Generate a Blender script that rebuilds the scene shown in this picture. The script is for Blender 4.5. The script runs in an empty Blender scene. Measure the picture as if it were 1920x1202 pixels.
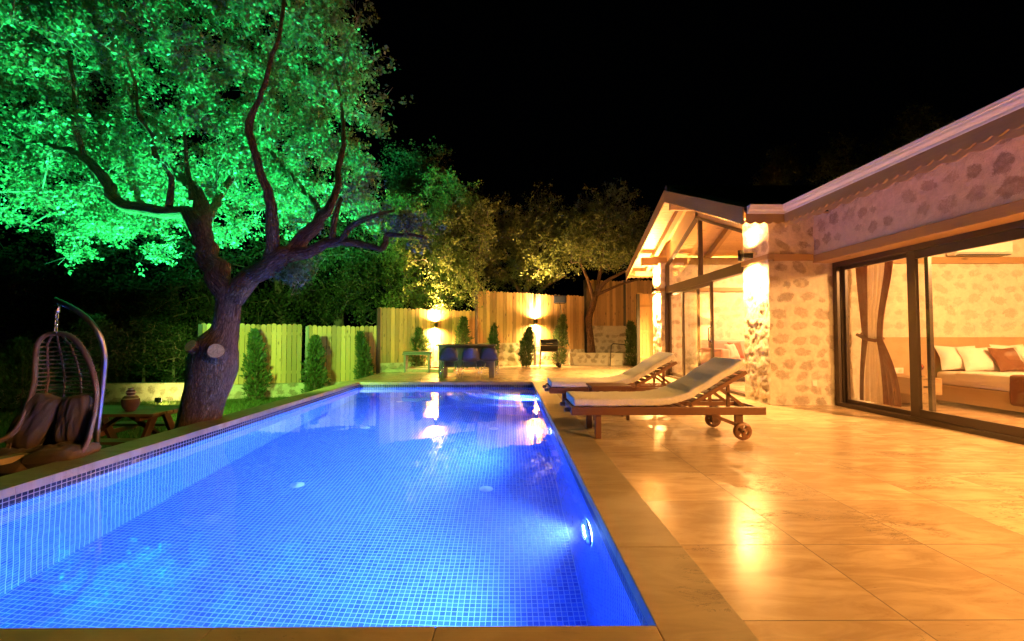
import bpy, bmesh, math, random
import numpy as np
from mathutils import Vector, Matrix
R = math.radians
rng = np.random.default_rng(7)
random.seed(7)
S = bpy.context.scene
# ------------------------------------------------------------------ camera, world, exposure
F_PX, PITCH, YAW = 860.0, R(2.0), R(0.33)
cd = bpy.data.cameras.new('camera')
cam = bpy.data.objects.new('camera', cd)
S.collection.objects.link(cam)
cam.location = (0, 0, 1.03)
cam.rotation_euler = (R(90) + PITCH, 0, -YAW)
cd.sensor_width = 36
cd.lens = 36 * F_PX / 1920
cd.clip_start = 0.05
cd.clip_end = 400
S.camera = cam
W = bpy.data.worlds.new('World')
S.world = W
W.use_nodes = True
bgn = W.node_tree.nodes['Background']
bgn.inputs[0].default_value = (0.10, 0.13, 0.22, 1)
bgn.inputs[1].default_value = 0.0012
S.view_settings.view_transform = 'Standard'
S.view_settings.look = 'None'
S.view_settings.exposure = 0
S.view_settings.gamma = 1
cy = S.cycles
cy.use_denoising = True
cy.max_bounces = 10
cy.diffuse_bounces = 4
cy.glossy_bounces = 4
cy.transmission_bounces = 8
cy.transparent_max_bounces = 10
cy.volume_bounces = 1
cy.sample_clamp_indirect = 80
cy.blur_glossy = 0.5
cy.use_light_tree = True
WARM = (1.0, 0.50, 0.12)
WARM2 = (1.0, 0.55, 0.17)
GREEN = (0.03, 1.0, 0.30)
POOLC = (0.13, 0.38, 1.0)
LAWN = -0.62


def lamp(kind, name, loc, energy, color, aim=None, size=0.05, cone=90, blend=0.5, sx=None, sy=None, cat=None):
    ld = bpy.data.lights.new(name, kind)
    ld.energy = energy
    ld.color = color
    if kind == 'AREA':
        ld.shape = 'RECTANGLE'
        ld.size = sx
        ld.size_y = sy
    else:
        ld.shadow_soft_size = size
    if kind == 'SPOT':
        ld.spot_size = R(cone)
        ld.spot_blend = blend
    o = bpy.data.objects.new(name, ld)
    S.collection.objects.link(o)
    o.location = loc
    if aim is not None:
        o.rotation_euler = (Vector(aim) - Vector(loc)).to_track_quat('-Z', 'Y').to_euler()
    return o


# green garden flood behind the oak, aimed up into the crown
lamp('SPOT', 'green_flood_light', (-4.95, 7.35, -0.42), 13000, GREEN, aim=(-6.3, 8.1, 4.0), size=0.06, cone=118, blend=0.4)
lamp('SPOT', 'added_fence_fill', (-4.75, 6.35, 1.5), 2600, (0.42, 1.0, 0.14), aim=(-5.2, 13.0, 0.1), size=0.2, cone=80, blend=0.6)  # added green fill without a fixture, brightens the low fence boards
# underwater pool lights
POOL_X0, POOL_X1, POOL_Y0, POOL_Y1 = -3.38, 0.53, 1.64, 10.35
WZ, FZ = -0.105, -1.70
for _y in (3.12, 6.02, 8.95):
    lamp('SPOT', 'pool_lamp_light', (POOL_X1 - 0.06, _y, -0.53), 1050, POOLC, aim=(-3.2, _y - .05, -1.25), size=0.05, cone=128, blend=0.8)
# rooms
lamp('POINT', 'bedroom_pendant_light', (6.6, 3.9, 2.35), 700, (1.0, .50, .17), size=.14)
lamp('AREA', 'living_room_light', (6.9, 9.8, 3.1), 620, (1.0, .53, .20), aim=(6.9, 9.8, 0), sx=1.6, sy=2.4)
# (wall lamps carry their own beams, see wall_lamp)


# ------------------------------------------------------------------ mesh builder
class MB:
    def __init__(self):
        self.v = []; self.f = []; self.uv = []; self.t = []; self.s = []; self.seg = []

    def add(self, vs, fs, uvs=None, tone=None, smooth=False, org=None):
        b = len(self.v)
        self.seg.append((b, len(self.f), len(self.uv)))
        vs = [Vector(p) for p in vs]
        self.v += [tuple(p) for p in vs]
        tone = random.random() if tone is None else tone
        off = (0, 0) if org is not None else (random.uniform(0, 40), random.uniform(0, 40))
        if uvs is None:
            mn = [min(p[i] for p in vs) for i in range(3)]
            mx = [max(p[i] for p in vs) for i in range(3)]
            L = sorted(range(3), key=lambda i: -(mx[i] - mn[i]))[0]
        for k, f in enumerate(fs):
            self.f.append(tuple(i + b for i in f))
            self.t.append(tone)
            self.s.append(smooth)
            if uvs is not None:
                self.uv += [tuple(uvs[i]) for i in f] if not isinstance(uvs[0][0], (list, tuple)) else [tuple(q) for q in uvs[k]]
            else:
                P = [vs[i] for i in f]
                n = (P[1] - P[0]).cross(P[2] - P[0]) if len(P) > 2 else Vector((0, 0, 1))
                if n.length < 1e-12: n = Vector((0, 0, 1))
                a = max(range(3), key=lambda i: abs(n[i]))
                ax = [i for i in range(3) if i != a]
                if L in ax and ax[0] != L and org is None: ax = ax[::-1]
                self.uv += [(p[ax[0]] + off[0], p[ax[1]] + off[1]) for p in P]

    def box(self, x0, y0, z0, x1, y1, z1, M=None, tone=None, org=None):
        if x0 > x1: x0, x1 = x1, x0
        if y0 > y1: y0, y1 = y1, y0
        if z0 > z1: z0, z1 = z1, z0
        vs = [Vector((x, y, z)) for z in (z0, z1) for x, y in ((x0, y0), (x1, y0), (x1, y1), (x0, y1))]
        fs = [(3, 2, 1, 0), (4, 5, 6, 7), (0, 1, 5, 4), (1, 2, 6, 5), (2, 3, 7, 6), (3, 0, 4, 7)]
        if M is None:
            self.add(vs, fs, tone=tone, org=org)
        else:
            n0 = len(self.v)
            self.add(vs, fs, tone=tone, org=org)
            for i in range(n0, len(self.v)):
                self.v[i] = tuple(M @ Vector(self.v[i]))

    def beam(self, p0, p1, w, h, up=(0, 0, 1), tone=None):
        p0 = Vector(p0); p1 = Vector(p1); d = p1 - p0; L = d.length; d.normalize()
        u = Vector(up); s = d.cross(u)
        if s.length < 1e-4: s = d.cross(Vector((1, 0, 0)))
        s.normalize(); u = s.cross(d)
        M = Matrix((d, s, u)).transposed().to_4x4(); M.translation = p0
        self.box(0, -w / 2, -h / 2, L, w / 2, h / 2, M=M, tone=tone)

    def tube(self, pts, rad, n=10, cap=True, tone=None, wob=0, closed=False, seed=0):
        pts = [Vector(p) for p in pts]
        m = len(pts)
        if not hasattr(rad, '__len__'): rad = [rad] * m
        vs, uvs = [], []
        ref = None; acc = 0
        rr = random.Random(seed)
        for i, p in enumerate(pts):
            if closed: t = pts[(i + 1) % m] - pts[i - 1]
            else: t = pts[min(i + 1, m - 1)] - pts[max(i - 1, 0)]
            if t.length < 1e-9: t = Vector((0, 0, 1))
            t.normalize()
            if ref is None:
                ref = t.orthogonal().normalized()
            else:
                ref = (ref - t * ref.dot(t))
                if ref.length < 1e-6: ref = t.orthogonal()
                ref.normalize()
            b = t.cross(ref)
            if i: acc += (p - pts[i - 1]).length
            for k in range(n):
                a = 2 * math.pi * k / n
                r = rad[i] * (1 + (wob * (math.sin(a * 3 + acc * 5 + seed) * 0.6 + math.sin(a * 5 - acc * 9 + seed * 2) * 0.4 + rr.uniform(-.5, .5)) if wob else 0))
                vs.append(p + ref * (math.cos(a) * r) + b * (math.sin(a) * r))
                uvs.append((acc, a / (2 * math.pi) * 6.283 * max(rad)))
        fs, fu = [], []
        e = 2 * math.pi * max(rad)
        for i in range(m if closed else m - 1):
            for k in range(n):
                k2 = (k + 1) % n; i2 = (i + 1) % m
                fs.append((i * n + k, i * n + k2, i2 * n + k2, i2 * n + k))
                v0 = e * k / n; v1 = e * (k + 1) / n; u0 = uvs[i * n][0]; u1 = uvs[i2 * n][0]
                fu.append([(u0, v0), (u0, v1), (u1, v1), (u1, v0)])
        nf = len(fs)
        if cap and not closed:
            fs.append(tuple(range(n))[::-1]); fu.append([(0, 0)] * n)
            fs.append(tuple(range((m - 1) * n, m * n))); fu.append([(0, 0)] * n)
        self.add(vs, fs, uvs=fu, tone=tone, smooth=True)
        for k in range(len(fs) - nf): self.s[-1 - k] = False

    def lathe(self, prof, c=(0, 0, 0), n=24, axis='z', tone=None):
        vs = []; c = Vector(c)
        for r, h in prof:
            for k in range(n):
                a = 2 * math.pi * k / n
                x, y = math.cos(a) * r, math.sin(a) * r
                q = {'z': (x, y, h), 'y': (x, h, y), 'x': (h, x, y)}[axis]
                vs.append(c + Vector(q))
        fs = []
        for i in range(len(prof) - 1):
            for k in range(n):
                k2 = (k + 1) % n
                q = (i * n + k, i * n + k2, (i + 1) * n + k2, (i + 1) * n + k)
                fs.append(q if axis != 'y' else q[::-1])
        self.add(vs, fs, tone=tone, smooth=True)

    def prism(self, poly, axis, a, b, tone=None):
        """extrude 2D polygon along axis from a to b; poly coords are the other two axes in order"""
        def mk(p, h):
            return {'x': (h, p[0], p[1]), 'y': (p[0], h, p[1]), 'z': (p[0], p[1], h)}[axis]
        n = len(poly)
        vs = [mk(p, a) for p in poly] + [mk(p, b) for p in poly]
        fs = [tuple(range(n)), tuple(range(n, 2 * n))[::-1]] + [(i, i + n, (i + 1) % n + n, (i + 1) % n) for i in range(n)]
        self.add(vs, fs, tone=tone)

    def sweep(self, path, sec, side=(0, 1, 0), tone=None, smooth=True):
        """path in plane perpendicular to side; sec: list of (along side, along normal)"""
        side = Vector(side); path = [Vector(p) for p in path]; m = len(path); n = len(sec)
        vs = []; uv = []; acc = 0
        for i, p in enumerate(path):
            t = (path[min(i + 1, m - 1)] - path[max(i - 1, 0)]).normalized()
            nn = t.cross(side) * -1
            if i: acc += (p - path[i - 1]).length
            for a, b in sec:
                vs.append(p + side * a + nn * b); uv.append((acc, a + b))
        fs = [(i * n + k, i * n + (k + 1) % n, (i + 1) * n + (k + 1) % n, (i + 1) * n + k) for i in range(m - 1) for k in range(n)]
        fs += [tuple(range(n))[::-1], tuple(range((m - 1) * n, m * n))]
        self.add(vs, fs, uvs=uv, tone=tone, smooth=smooth)

    def each(self, name, mat, parent=None, bevel=0, hpf=False):
        """one object per added primitive"""
        out = []; sg = self.seg + [(len(self.v), len(self.f), len(self.uv))]
        for (a, f, u), (a2, f2, u2) in zip(sg, sg[1:]):
            q = MB(); q.v = self.v[a:a2]; q.f = [tuple(i - a for i in x) for x in self.f[f:f2]]; q.uv = self.uv[u:u2]; q.t = self.t[f:f2]; q.s = self.s[f:f2]
            o = q.build(name, mat, parent, bevel=bevel)
            if hpf: o.location = (-4, -7, 0)
            out.append(o)
        return out

    def build(self, name, mat, parent=None, bevel=0, loc=None, recalc=True, smooth_angle=None):
        me = bpy.data.meshes.new(name)
        me.from_pydata(self.v, [], self.f)
        me.uv_layers.new(name='UVMap').data.foreach_set('uv', np.array(self.uv, dtype=np.float32).ravel())
        at = me.attributes.new('tone', 'FLOAT', 'FACE')
        at.data.foreach_set('value', np.array(self.t, dtype=np.float32))
        me.polygons.foreach_set('use_smooth', np.array(self.s, dtype=bool))
        if recalc:
            bm = bmesh.new(); bm.from_mesh(me)
            bmesh.ops.recalc_face_normals(bm, faces=bm.faces)
            bm.to_mesh(me); bm.free()
        me.materials.append(mat)
        o = bpy.data.objects.new(name, me)
        S.collection.objects.link(o)
        if parent: o.parent = parent
        if loc: o.location = loc
        if bevel:
            b = o.modifiers.new('bevel', 'BEVEL'); b.width = bevel; b.segments = 2; b.limit_method = 'ANGLE'; b.angle_limit = R(50)
        return o


def quads_mesh(name, verts, mat, parent=None, per=4, smooth=False, tone=None):
    """verts: (N*per,3) array, faces consecutive"""
    n = len(verts) // per
    me = bpy.data.meshes.new(name)
    me.vertices.add(n * per); me.vertices.foreach_set('co', verts.astype(np.float32).ravel())
    me.loops.add(n * per); me.loops.foreach_set('vertex_index', np.arange(n * per, dtype=np.int32))
    me.polygons.add(n); me.polygons.foreach_set('loop_start', np.arange(0, n * per, per, dtype=np.int32))
    at = me.attributes.new('tone', 'FLOAT', 'FACE')
    at.data.foreach_set('value', (rng.random(n) if tone is None else tone).astype(np.float32))
    me.update(calc_edges=True)
    me.materials.append(mat)
    o = bpy.data.objects.new(name, me); S.collection.objects.link(o)
    if parent: o.parent = parent
    return o


def tag(o, label, cat, group=None):
    o['label'] = label; o['category'] = cat
    if group: o['group'] = group
    return o


def empty(name, loc, label=None, cat=None, group=None, rz=0):
    o = bpy.data.objects.new(name, None); S.collection.objects.link(o)
    o.location = loc; o.rotation_euler = (0, 0, rz); o.empty_display_size = 0.1
    if label: tag(o, label, cat, group)
    return o


def struct(o):
    o['kind'] = 'structure'; return o


def copy_tree(o, parent=None):
    c = o.copy(); S.collection.objects.link(c)
    c.parent = parent
    for ch in list(o.children): copy_tree(ch, c)
    return c


# ------------------------------------------------------------------ materials
def mat(name, rough=0.6, metal=0, base=(.5, .5, .5), spec=None):
    m = bpy.data.materials.new(name); m.use_nodes = True
    p = m.node_tree.nodes['Principled BSDF']
    p.inputs['Base Color'].default_value = (*base, 1)
    p.inputs['Roughness'].default_value = rough
    p.inputs['Metallic'].default_value = metal
    if spec is not None: p.inputs['Specular IOR Level'].default_value = spec
    return m, m.node_tree, p


class NT:
    def __init__(s, nt): s.nt = nt; s.n = nt.nodes; s.l = nt.links
    def node(s, t, **k):
        n = s.n.new(t)
        for a, b in k.items():
            if a.startswith('_'): n.inputs[a[1:]].default_value = b
            else: setattr(n, a, b)
        return n
    def link(s, a, b): s.l.new(a, b)
    def coord(s, kind='Object', scale=(1, 1, 1), loc=(0, 0, 0), rot=(0, 0, 0)):
        tc = s.node('ShaderNodeTexCoord'); mp = s.node('ShaderNodeMapping')
        mp.inputs['Scale'].default_value = scale; mp.inputs['Location'].default_value = loc; mp.inputs['Rotation'].default_value = rot
        s.link(tc.outputs[kind], mp.inputs[0]); return mp.outputs[0]
    def noise(s, vec, scale, detail=4, rough=0.55, dist=0):
        n = s.node('ShaderNodeTexNoise'); n.inputs['Scale'].default_value = scale; n.inputs['Detail'].default_value = detail
        n.inputs['Roughness'].default_value = rough; n.inputs['Distortion'].default_value = dist
        s.link(vec, n.inputs['Vector']); return n.outputs['Fac']
    def ramp(s, fac, stops, interp='LINEAR'):
        r = s.node('ShaderNodeValToRGB'); r.color_ramp.interpolation = interp
        e = r.color_ramp.elements
        while len(e) < len(stops): e.new(0.5)
        for i, (p, c) in enumerate(stops):
            e[i].position = p; e[i].color = (*c, 1) if hasattr(c, '__len__') else (c, c, c, 1)
        s.link(fac, r.inputs[0]); return r.outputs[0]
    def mix(s, fac, a, b, mode='MIX'):
        m = s.node('ShaderNodeMix', data_type='RGBA', blend_type=mode)
        for sock, val in ((m.inputs[0], fac), (m.inputs[6], a), (m.inputs[7], b)):
            if hasattr(val, 'links'): s.link(val, sock)
            elif hasattr(val, '__len__'): sock.default_value = (*val, 1)
            else: sock.default_value = val
        return m.outputs[2]
    def math(s, op, a, b=0.0, c=None):
        m = s.node('ShaderNodeMath', operation=op)
        for i, v in enumerate((a, b) if c is None else (a, b, c)):
            if hasattr(v, 'links'): s.link(v, m.inputs[i])
            else: m.inputs[i].default_value = v
        return m.outputs[0]
    def attr(s, name='tone'):
        return s.node('ShaderNodeAttribute', attribute_name=name).outputs['Fac']
    def bump(s, p, h, strength=0.5, dist=0.01):
        b = s.node('ShaderNodeBump'); b.inputs['Strength'].default_value = strength; b.inputs['Distance'].default_value = dist
        s.link(h, b.inputs['Height']); s.link(b.outputs[0], p.inputs['Normal'])


def wood(name, c1, c2, rough=0.5, knots=0.0, scale=1.0, tonev=0.35, bump=0.3, knotc=None):
    m, nt, p = mat(name, rough); N = NT(nt)
    v = N.coord('UV', (1.2 * scale, 14 * scale, 1))
    g = N.noise(v, 3.0, 5, 0.6, 0.6)
    col = N.mix(g, c1, c2)
    vb = N.coord('UV', (0.5 * scale, 2 * scale, 1))
    col = N.mix(N.math('MULTIPLY', N.noise(vb, 2.5, 2), 0.5), col, tuple(c * 0.6 for c in c1))
    t = N.math('ADD', N.math('MULTIPLY', N.attr(), tonev), 1 - tonev * 0.5)
    cc = N.node('ShaderNodeCombineColor'); 
    for i in range(3): N.link(t, cc.inputs[i])
    col = N.mix(1.0, col, cc.outputs[0], 'MULTIPLY')
    if knots:
        vk = N.coord('UV', (2.6, 7.0, 1))
        vo = N.node('ShaderNodeTexVoronoi'); vo.inputs['Scale'].default_value = 1.0; vo.inputs['Randomness'].default_value = 1.0
        N.link(vk, vo.inputs['Vector'])
        k = N.ramp(vo.outputs['Distance'], [(0.07, 1), (0.19, 0)])
        sel = N.ramp(N.node('ShaderNodeSeparateColor').outputs[0], [(0, 1), (1, 1)])
        sc = N.node('ShaderNodeSeparateColor'); N.link(vo.outputs['Color'], sc.inputs[0])
        k = N.math('MULTIPLY', k, N.math('LESS_THAN', sc.outputs[0], knots))
        col = N.mix(N.math('MULTIPLY', k, 0.85), col, knotc or tuple(c * 0.22 for c in c1))
    N.link(col, p.inputs['Base Color'])
    N.bump(p, g, bump, 0.004)
    return m


def stone_mat(name, plaster, s1, s2, strength=.9, bump=1.0, dist=0.02):
    m, nt, p = mat(name, 0.85, spec=0.25); N = NT(nt)
    v = N.coord('Object')
    fine = N.noise(v, 42, 6, 0.8, 1.0); mid = N.noise(v, 13, 5, 0.7, 0.6)
    st = N.attr('stone'); idd = N.attr('stone_id')
    e = N.math('ADD', st, N.math('MULTIPLY', N.math('SUBTRACT', fine, 0.5), 1.5))
    e = N.math('ADD', e, N.math('MULTIPLY', N.math('SUBTRACT', mid, 0.5), 0.9))
    e = N.math('MULTIPLY', N.ramp(e, [(0.38, 0), (0.72, 1)]), N.math('MINIMUM', N.math('MULTIPLY', st, 3.0), 1.0))
    e = N.math('MULTIPLY', e, N.math('ADD', N.math('MULTIPLY', N.math('FRACT', N.math('MULTIPLY', idd, 7.31)), .5), .55))
    e = N.math('MULTIPLY', e, N.ramp(fine, [(0.38, .55), (0.56, 1.0)]))
    stc = N.mix(N.ramp(idd, [(0.25, 0), (0.85, 1)]), s1, s2)
    stc = N.mix(fine, tuple(c * .55 for c in s1), stc)
    pl = N.mix(N.ramp(mid, [(0.3, 0), (0.75, 1)]), plaster, tuple(c * 0.78 for c in plaster))
    speck = N.ramp(N.noise(v, 55, 4, 0.8, 1.2), [(0.28, 1), (0.40, 0)])
    pl = N.mix(N.math('MULTIPLY', speck, 0.3), pl, tuple(c * 0.5 for c in plaster))
    col = N.mix(N.math('MULTIPLY', e, strength), pl, stc)
    stain = N.ramp(N.noise(v, 1.6, 3, 0.6), [(0.5, 0), (0.85, 0.25)])
    col = N.mix(stain, col, tuple(c * .8 for c in s1))
    N.link(col, p.inputs['Base Color'])
    N.bump(p, N.math('ADD', N.math('MULTIPLY', mid, 0.6), N.math('MULTIPLY', fine, 0.5)), bump, dist)
    return m


M = {}
M['stone'] = stone_mat('stone_wall', (.74, .63, .50), (.27, .18, .11), (.36, .19, .12), strength=.66)
M['stone_room'] = stone_mat('room_stone_wall', (.76, .66, .52), (.34, .22, .13), (.40, .25, .14), strength=.42)
M['stone_pale'] = stone_mat('garden_stone', (.58, .54, .40), (.17, .12, .07), (.26, .22, .13), strength=.75)
M['fence'] = wood('fence_pine', (.60, .40, .17), (.44, .27, .10), 0.7, knots=0.9, tonev=0.8, scale=1.0)
M['pine'] = wood('pine_boards', (.62, .42, .21), (.50, .31, .13), 0.5, knots=0.35, tonev=0.25)
M['beam'] = wood('pine_beam', (.46, .29, .13), (.34, .20, .08), 0.55, knots=0.4, tonev=0.2)
M['teak'] = wood('teak', (.20, .075, .03), (.12, .045, .018), 0.38, tonev=0.3, bump=0.2)
M['table_wood'] = wood('table_wood', (.26, .15, .06), (.18, .09, .04), 0.6, tonev=0.4)
M['oak_light'] = wood('light_oak', (.50, .34, .18), (.42, .27, .13), 0.45, tonev=0.1, bump=0.1)
M['floor_wood'] = wood('parquet', (.42, .26, .12), (.34, .20, .09), 0.3, tonev=0.3, bump=0.05)
M['post'] = mat('fence_post_metal', 0.45, 0.6, (.07, .07, .065))[0]
M['frame'] = mat('door_frame_metal', 0.38, 0.3, (.075, .05, .035))[0]
M['white'] = mat('white_plastic', 0.45, 0, (.75, .72, .66))[0]
M['dark_metal'] = mat('dark_metal', 0.4, 0.8, (.03, .028, .026))[0]
M['steel'] = mat('steel', 0.22, 1.0, (.45, .45, .47))[0]
M['black'] = mat('black', 0.5, 0, (.012, .012, .012))[0]
M['chrome'] = mat('chrome', 0.12, 1.0, (.8, .8, .82))[0]
M['pole'] = mat('brushed_pole', 0.3, 1.0, (.32, .30, .32))[0]


def fabric(name, c, rough=0.9, sc=260, b=0.4, var=0.3):
    m, nt, p = mat(name, rough, spec=0.15); N = NT(nt)
    v = N.coord('Object')
    n = N.noise(v, sc, 3, 0.7)
    n2 = N.noise(v, 6, 3, 0.6)
    col = N.mix(N.ramp(n, [(0.3, 0), (0.7, 1)]), tuple(x * (1 - var) for x in c), c)
    col = N.mix(N.math('MULTIPLY', n2, 0.3), col, tuple(x * 0.75 for x in c))
    N.link(col, p.inputs['Base Color'])
    N.bump(p, N.math('ADD', n, N.math('MULTIPLY', n2, 0.6)), b, 0.004)
    p.inputs['Sheen Weight'].default_value = 0.15
    return m


M['mattress'] = fabric('towelling', (.76, .67, .53), sc=150, b=0.8, var=0.35)
M['cushion'] = fabric('brown_cushion', (.15, .095, .05), sc=180)
M['linen'] = fabric('white_linen', (.80, .74, .64), b=0.15, var=0.08)
M['brown_cloth'] = fabric('brown_satin', (.27, .115, .055), rough=0.55, b=0.1, var=0.15)
def translucent(m, f=.6):
    nt = m.node_tree; p = nt.nodes['Principled BSDF']; o = nt.nodes['Material Output']
    t = nt.nodes.new('ShaderNodeBsdfTranslucent'); nt.links.new(p.inputs['Base Color'].links[0].from_socket, t.inputs[0])
    x = nt.nodes.new('ShaderNodeMixShader'); x.inputs[0].default_value = f
    nt.links.new(p.outputs[0], x.inputs[1]); nt.links.new(t.outputs[0], x.inputs[2]); nt.links.new(x.outputs[0], o.inputs[0])
M['cream_cloth'] = fabric('cream_voile', (.85, .76, .60), b=0.1, var=0.1)
translucent(M['cream_cloth']); translucent(M['brown_cloth'], .3)
M['pink'] = fabric('pink_upholstery', (.62, .34, .29), b=0.2, var=0.15)
M['red_cloth'] = fabric('dark_red_cushion', (.30, .09, .06), b=0.2, var=0.15)
M['rattan'] = wood('rattan', (.30, .17, .10), (.14, .075, .045), 0.5, scale=6, bump=1.0)
M['blueplastic'] = mat('blue_seat_plastic', 0.35, 0, (.055, .05, .04))[0]
M['greyblue'] = wood('grey_blue_wood', (.17, .17, .16), (.11, .12, .12), 0.5, tonev=0.1)


def bark_mat(name, c1, c2, s=1.0, dist=0.03):
    m, nt, p = mat(name, 0.85, spec=0.2); N = NT(nt)
    v = N.coord('UV', (5 * s, 26 * s, 1))
    g = N.noise(v, 1.0, 6, 0.7, 1.2)
    v2 = N.coord('UV', (14 * s, 40 * s, 1))
    vo = N.node('ShaderNodeTexVoronoi', feature='DISTANCE_TO_EDGE'); vo.inputs['Scale'].default_value = 1
    nzz = N.noise(v2, .7, 3)
    N.link(v2, vo.inputs['Vector'])
    crack = N.ramp(vo.outputs['Distance'], [(0.0, 0), (0.22, 1)])
    h = N.math('MULTIPLY', N.ramp(g, [(0.3, 0), (0.7, 1)]), N.math('ADD', N.math('MULTIPLY', crack, 0.6), 0.4))
    N.link(N.mix(h, c2, c1), p.inputs['Base Color'])
    N.bump(p, h, 1.0, dist)
    return m


M['bark'] = bark_mat('oak_bark', (.44, .26, .14), (.06, .03, .018), .8, .06)
M['bark2'] = bark_mat('branch_bark', (.30, .25, .19), (.16, .12, .085), 1.0, 0.008)
def cut_mat():
    m, nt, p = mat('cut_wood', .8); N = NT(nt)
    v = N.coord('Object', (1, 1, 1)); n = N.noise(v, 38, 5, .7, 1.5)
    N.link(N.mix(N.ramp(n, [(.35, 0), (.65, 1)]), (.36, .25, .11), (.66, .50, .26)), p.inputs['Base Color']); return m
M['cutwood'] = cut_mat()


def leaf_mat(name, c1, c2, trans=0.35, rough=0.45):
    m, nt, p = mat(name, rough, spec=0.35); N = NT(nt)
    col = N.mix(N.attr(), c1, c2)
    N.link(col, p.inputs['Base Color'])
    tr = N.node('ShaderNodeBsdfTranslucent'); N.link(col, tr.inputs[0])
    mx = N.node('ShaderNodeMixShader'); mx.inputs[0].default_value = trans
    out = nt.nodes['Material Output']
    N.link(p.outputs[0], mx.inputs[1]); N.link(tr.outputs[0], mx.inputs[2]); N.link(mx.outputs[0], out.inputs[0])
    return m


M['oakleaf'] = leaf_mat('oak_leaf', (.09, .13, .06), (.20, .28, .13))
M['leaf2'] = leaf_mat('tree_leaf', (.13, .18, .045), (.29, .33, .10))
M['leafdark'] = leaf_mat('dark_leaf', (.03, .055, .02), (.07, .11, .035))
M['leafbrown'] = leaf_mat('brown_leaf', (.14, .10, .05), (.20, .17, .08))
M['thuja'] = leaf_mat('thuja_leaf', (.04, .08, .022), (.11, .18, .055), 0.2)
M['grass'] = leaf_mat('grass_blade', (.05, .10, .02), (.13, .20, .05), 0.2)


def travertine(name, c1, c2, dark, tile=None, gloss=0.2, off=(0, 0)):
    m, nt, p = mat(name, gloss, spec=0.5); N = NT(nt)
    v = N.coord('Object')
    if tile:
        vb = N.coord('Object', (1, 1, 1), (-off[0], -off[1], 0))
        br = N.node('ShaderNodeTexBrick'); br.offset = 0; br.squash = 1
        br.inputs['Scale'].default_value = 1; br.inputs['Brick Width'].default_value = tile; br.inputs['Row Height'].default_value = tile
        br.inputs['Mortar Size'].default_value = 0.0032; br.inputs['Mortar Smooth'].default_value = 0.2; br.inputs['Bias'].default_value = 0
        br.inputs['Color1'].default_value = (0, 0, 0, 1); br.inputs['Color2'].default_value = (1, 1, 1, 1); br.inputs['Mortar'].default_value = (.5, .5, .5, 1)
        N.link(vb, br.inputs['Vector'])
        sc = N.node('ShaderNodeSeparateColor'); N.link(br.outputs['Color'], sc.inputs[0])
        rnd = sc.outputs[0]
        # shift the veining per tile so that it breaks at the joints
        cmb = N.node('ShaderNodeCombineXYZ'); N.link(N.math('MULTIPLY', rnd, 37.0), cmb.inputs[2]); N.link(N.math('MULTIPLY', rnd, 5.0), cmb.inputs[0])
        va = N.node('ShaderNodeVectorMath', operation='ADD'); N.link(v, va.inputs[0]); N.link(cmb.outputs[0], va.inputs[1])
        v = va.outputs[0]
    mp = N.node('ShaderNodeMapping'); mp.inputs['Scale'].default_value = (1.0, 3.2, 1); mp.inputs['Rotation'].default_value = (0, 0, R(8)); N.link(v, mp.inputs[0])
    vein = N.noise(mp.outputs[0], 2.6, 7, 0.62, 0.9)
    col = N.mix(N.ramp(vein, [(0.38, 0), (0.62, 1)]), c1, c2)
    cloud = N.noise(v, 1.3, 3, 0.5)
    col = N.mix(N.ramp(cloud, [(0.4, 0), (0.75, 0.5)]), col, dark)
    crk = N.noise(mp.outputs[0], 3.4, 8, 0.72, 1.6)
    line = N.math('ABSOLUTE', N.math('SUBTRACT', crk, 0.5))
    zone = N.ramp(N.noise(v, 1.7, 2, 0.5), [(0.575, 0), (0.62, 1)])
    pit = N.math('MULTIPLY', N.ramp(line, [(0.0, 1), (0.014, 0)]), zone)
    pits = N.math('MULTIPLY', N.ramp(N.noise(mp.outputs[0], 30, 5, 0.8), [(0.30, 1), (0.38, 0)]), N.ramp(cloud, [(0.42, 0), (0.6, 1)]))
    pt = N.math('MINIMUM', N.math('ADD', pit, N.math('MULTIPLY', pits, 0.7)), 1.0)
    col = N.mix(N.math('MULTIPLY', pt, 0.9), col, tuple(c * 0.28 for c in dark))
    rgh = N.math('ADD', N.math('MULTIPLY', N.noise(v, 5, 4), 0.16), gloss - 0.06)
    h = N.math('SUBTRACT', N.math('MULTIPLY', vein, 0.35), N.math('MULTIPLY', pt, .5))
    if tile:
        t = N.math('ADD', N.math('MULTIPLY', rnd, 0.20), 0.86)
        cc = N.node('ShaderNodeCombineColor')
        for i in range(3): N.link(t, cc.inputs[i])
        col = N.mix(1.0, col, cc.outputs[0], 'MULTIPLY')
        col = N.mix(br.outputs['Fac'], col, tuple(c * 0.42 for c in dark))
        rgh = N.math('ADD', rgh, N.math('MULTIPLY', br.outputs['Fac'], 0.5))
        h = N.math('SUBTRACT', h, br.outputs['Fac'])
    N.link(col, p.inputs['Base Color']); N.link(rgh, p.inputs['Roughness'])
    N.bump(p, h, 0.35, 0.003)
    return m


M['deck'] = travertine('travertine_tiles', (.62, .47, .31), (.44, .305, .175), (.33, .21, .11), tile=0.605, gloss=0.20, off=(0.845, 1.695))
M['coping'] = travertine('travertine_coping', (.36, .28, .17), (.28, .21, .12), (.21, .15, .085), gloss=0.42)


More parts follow.
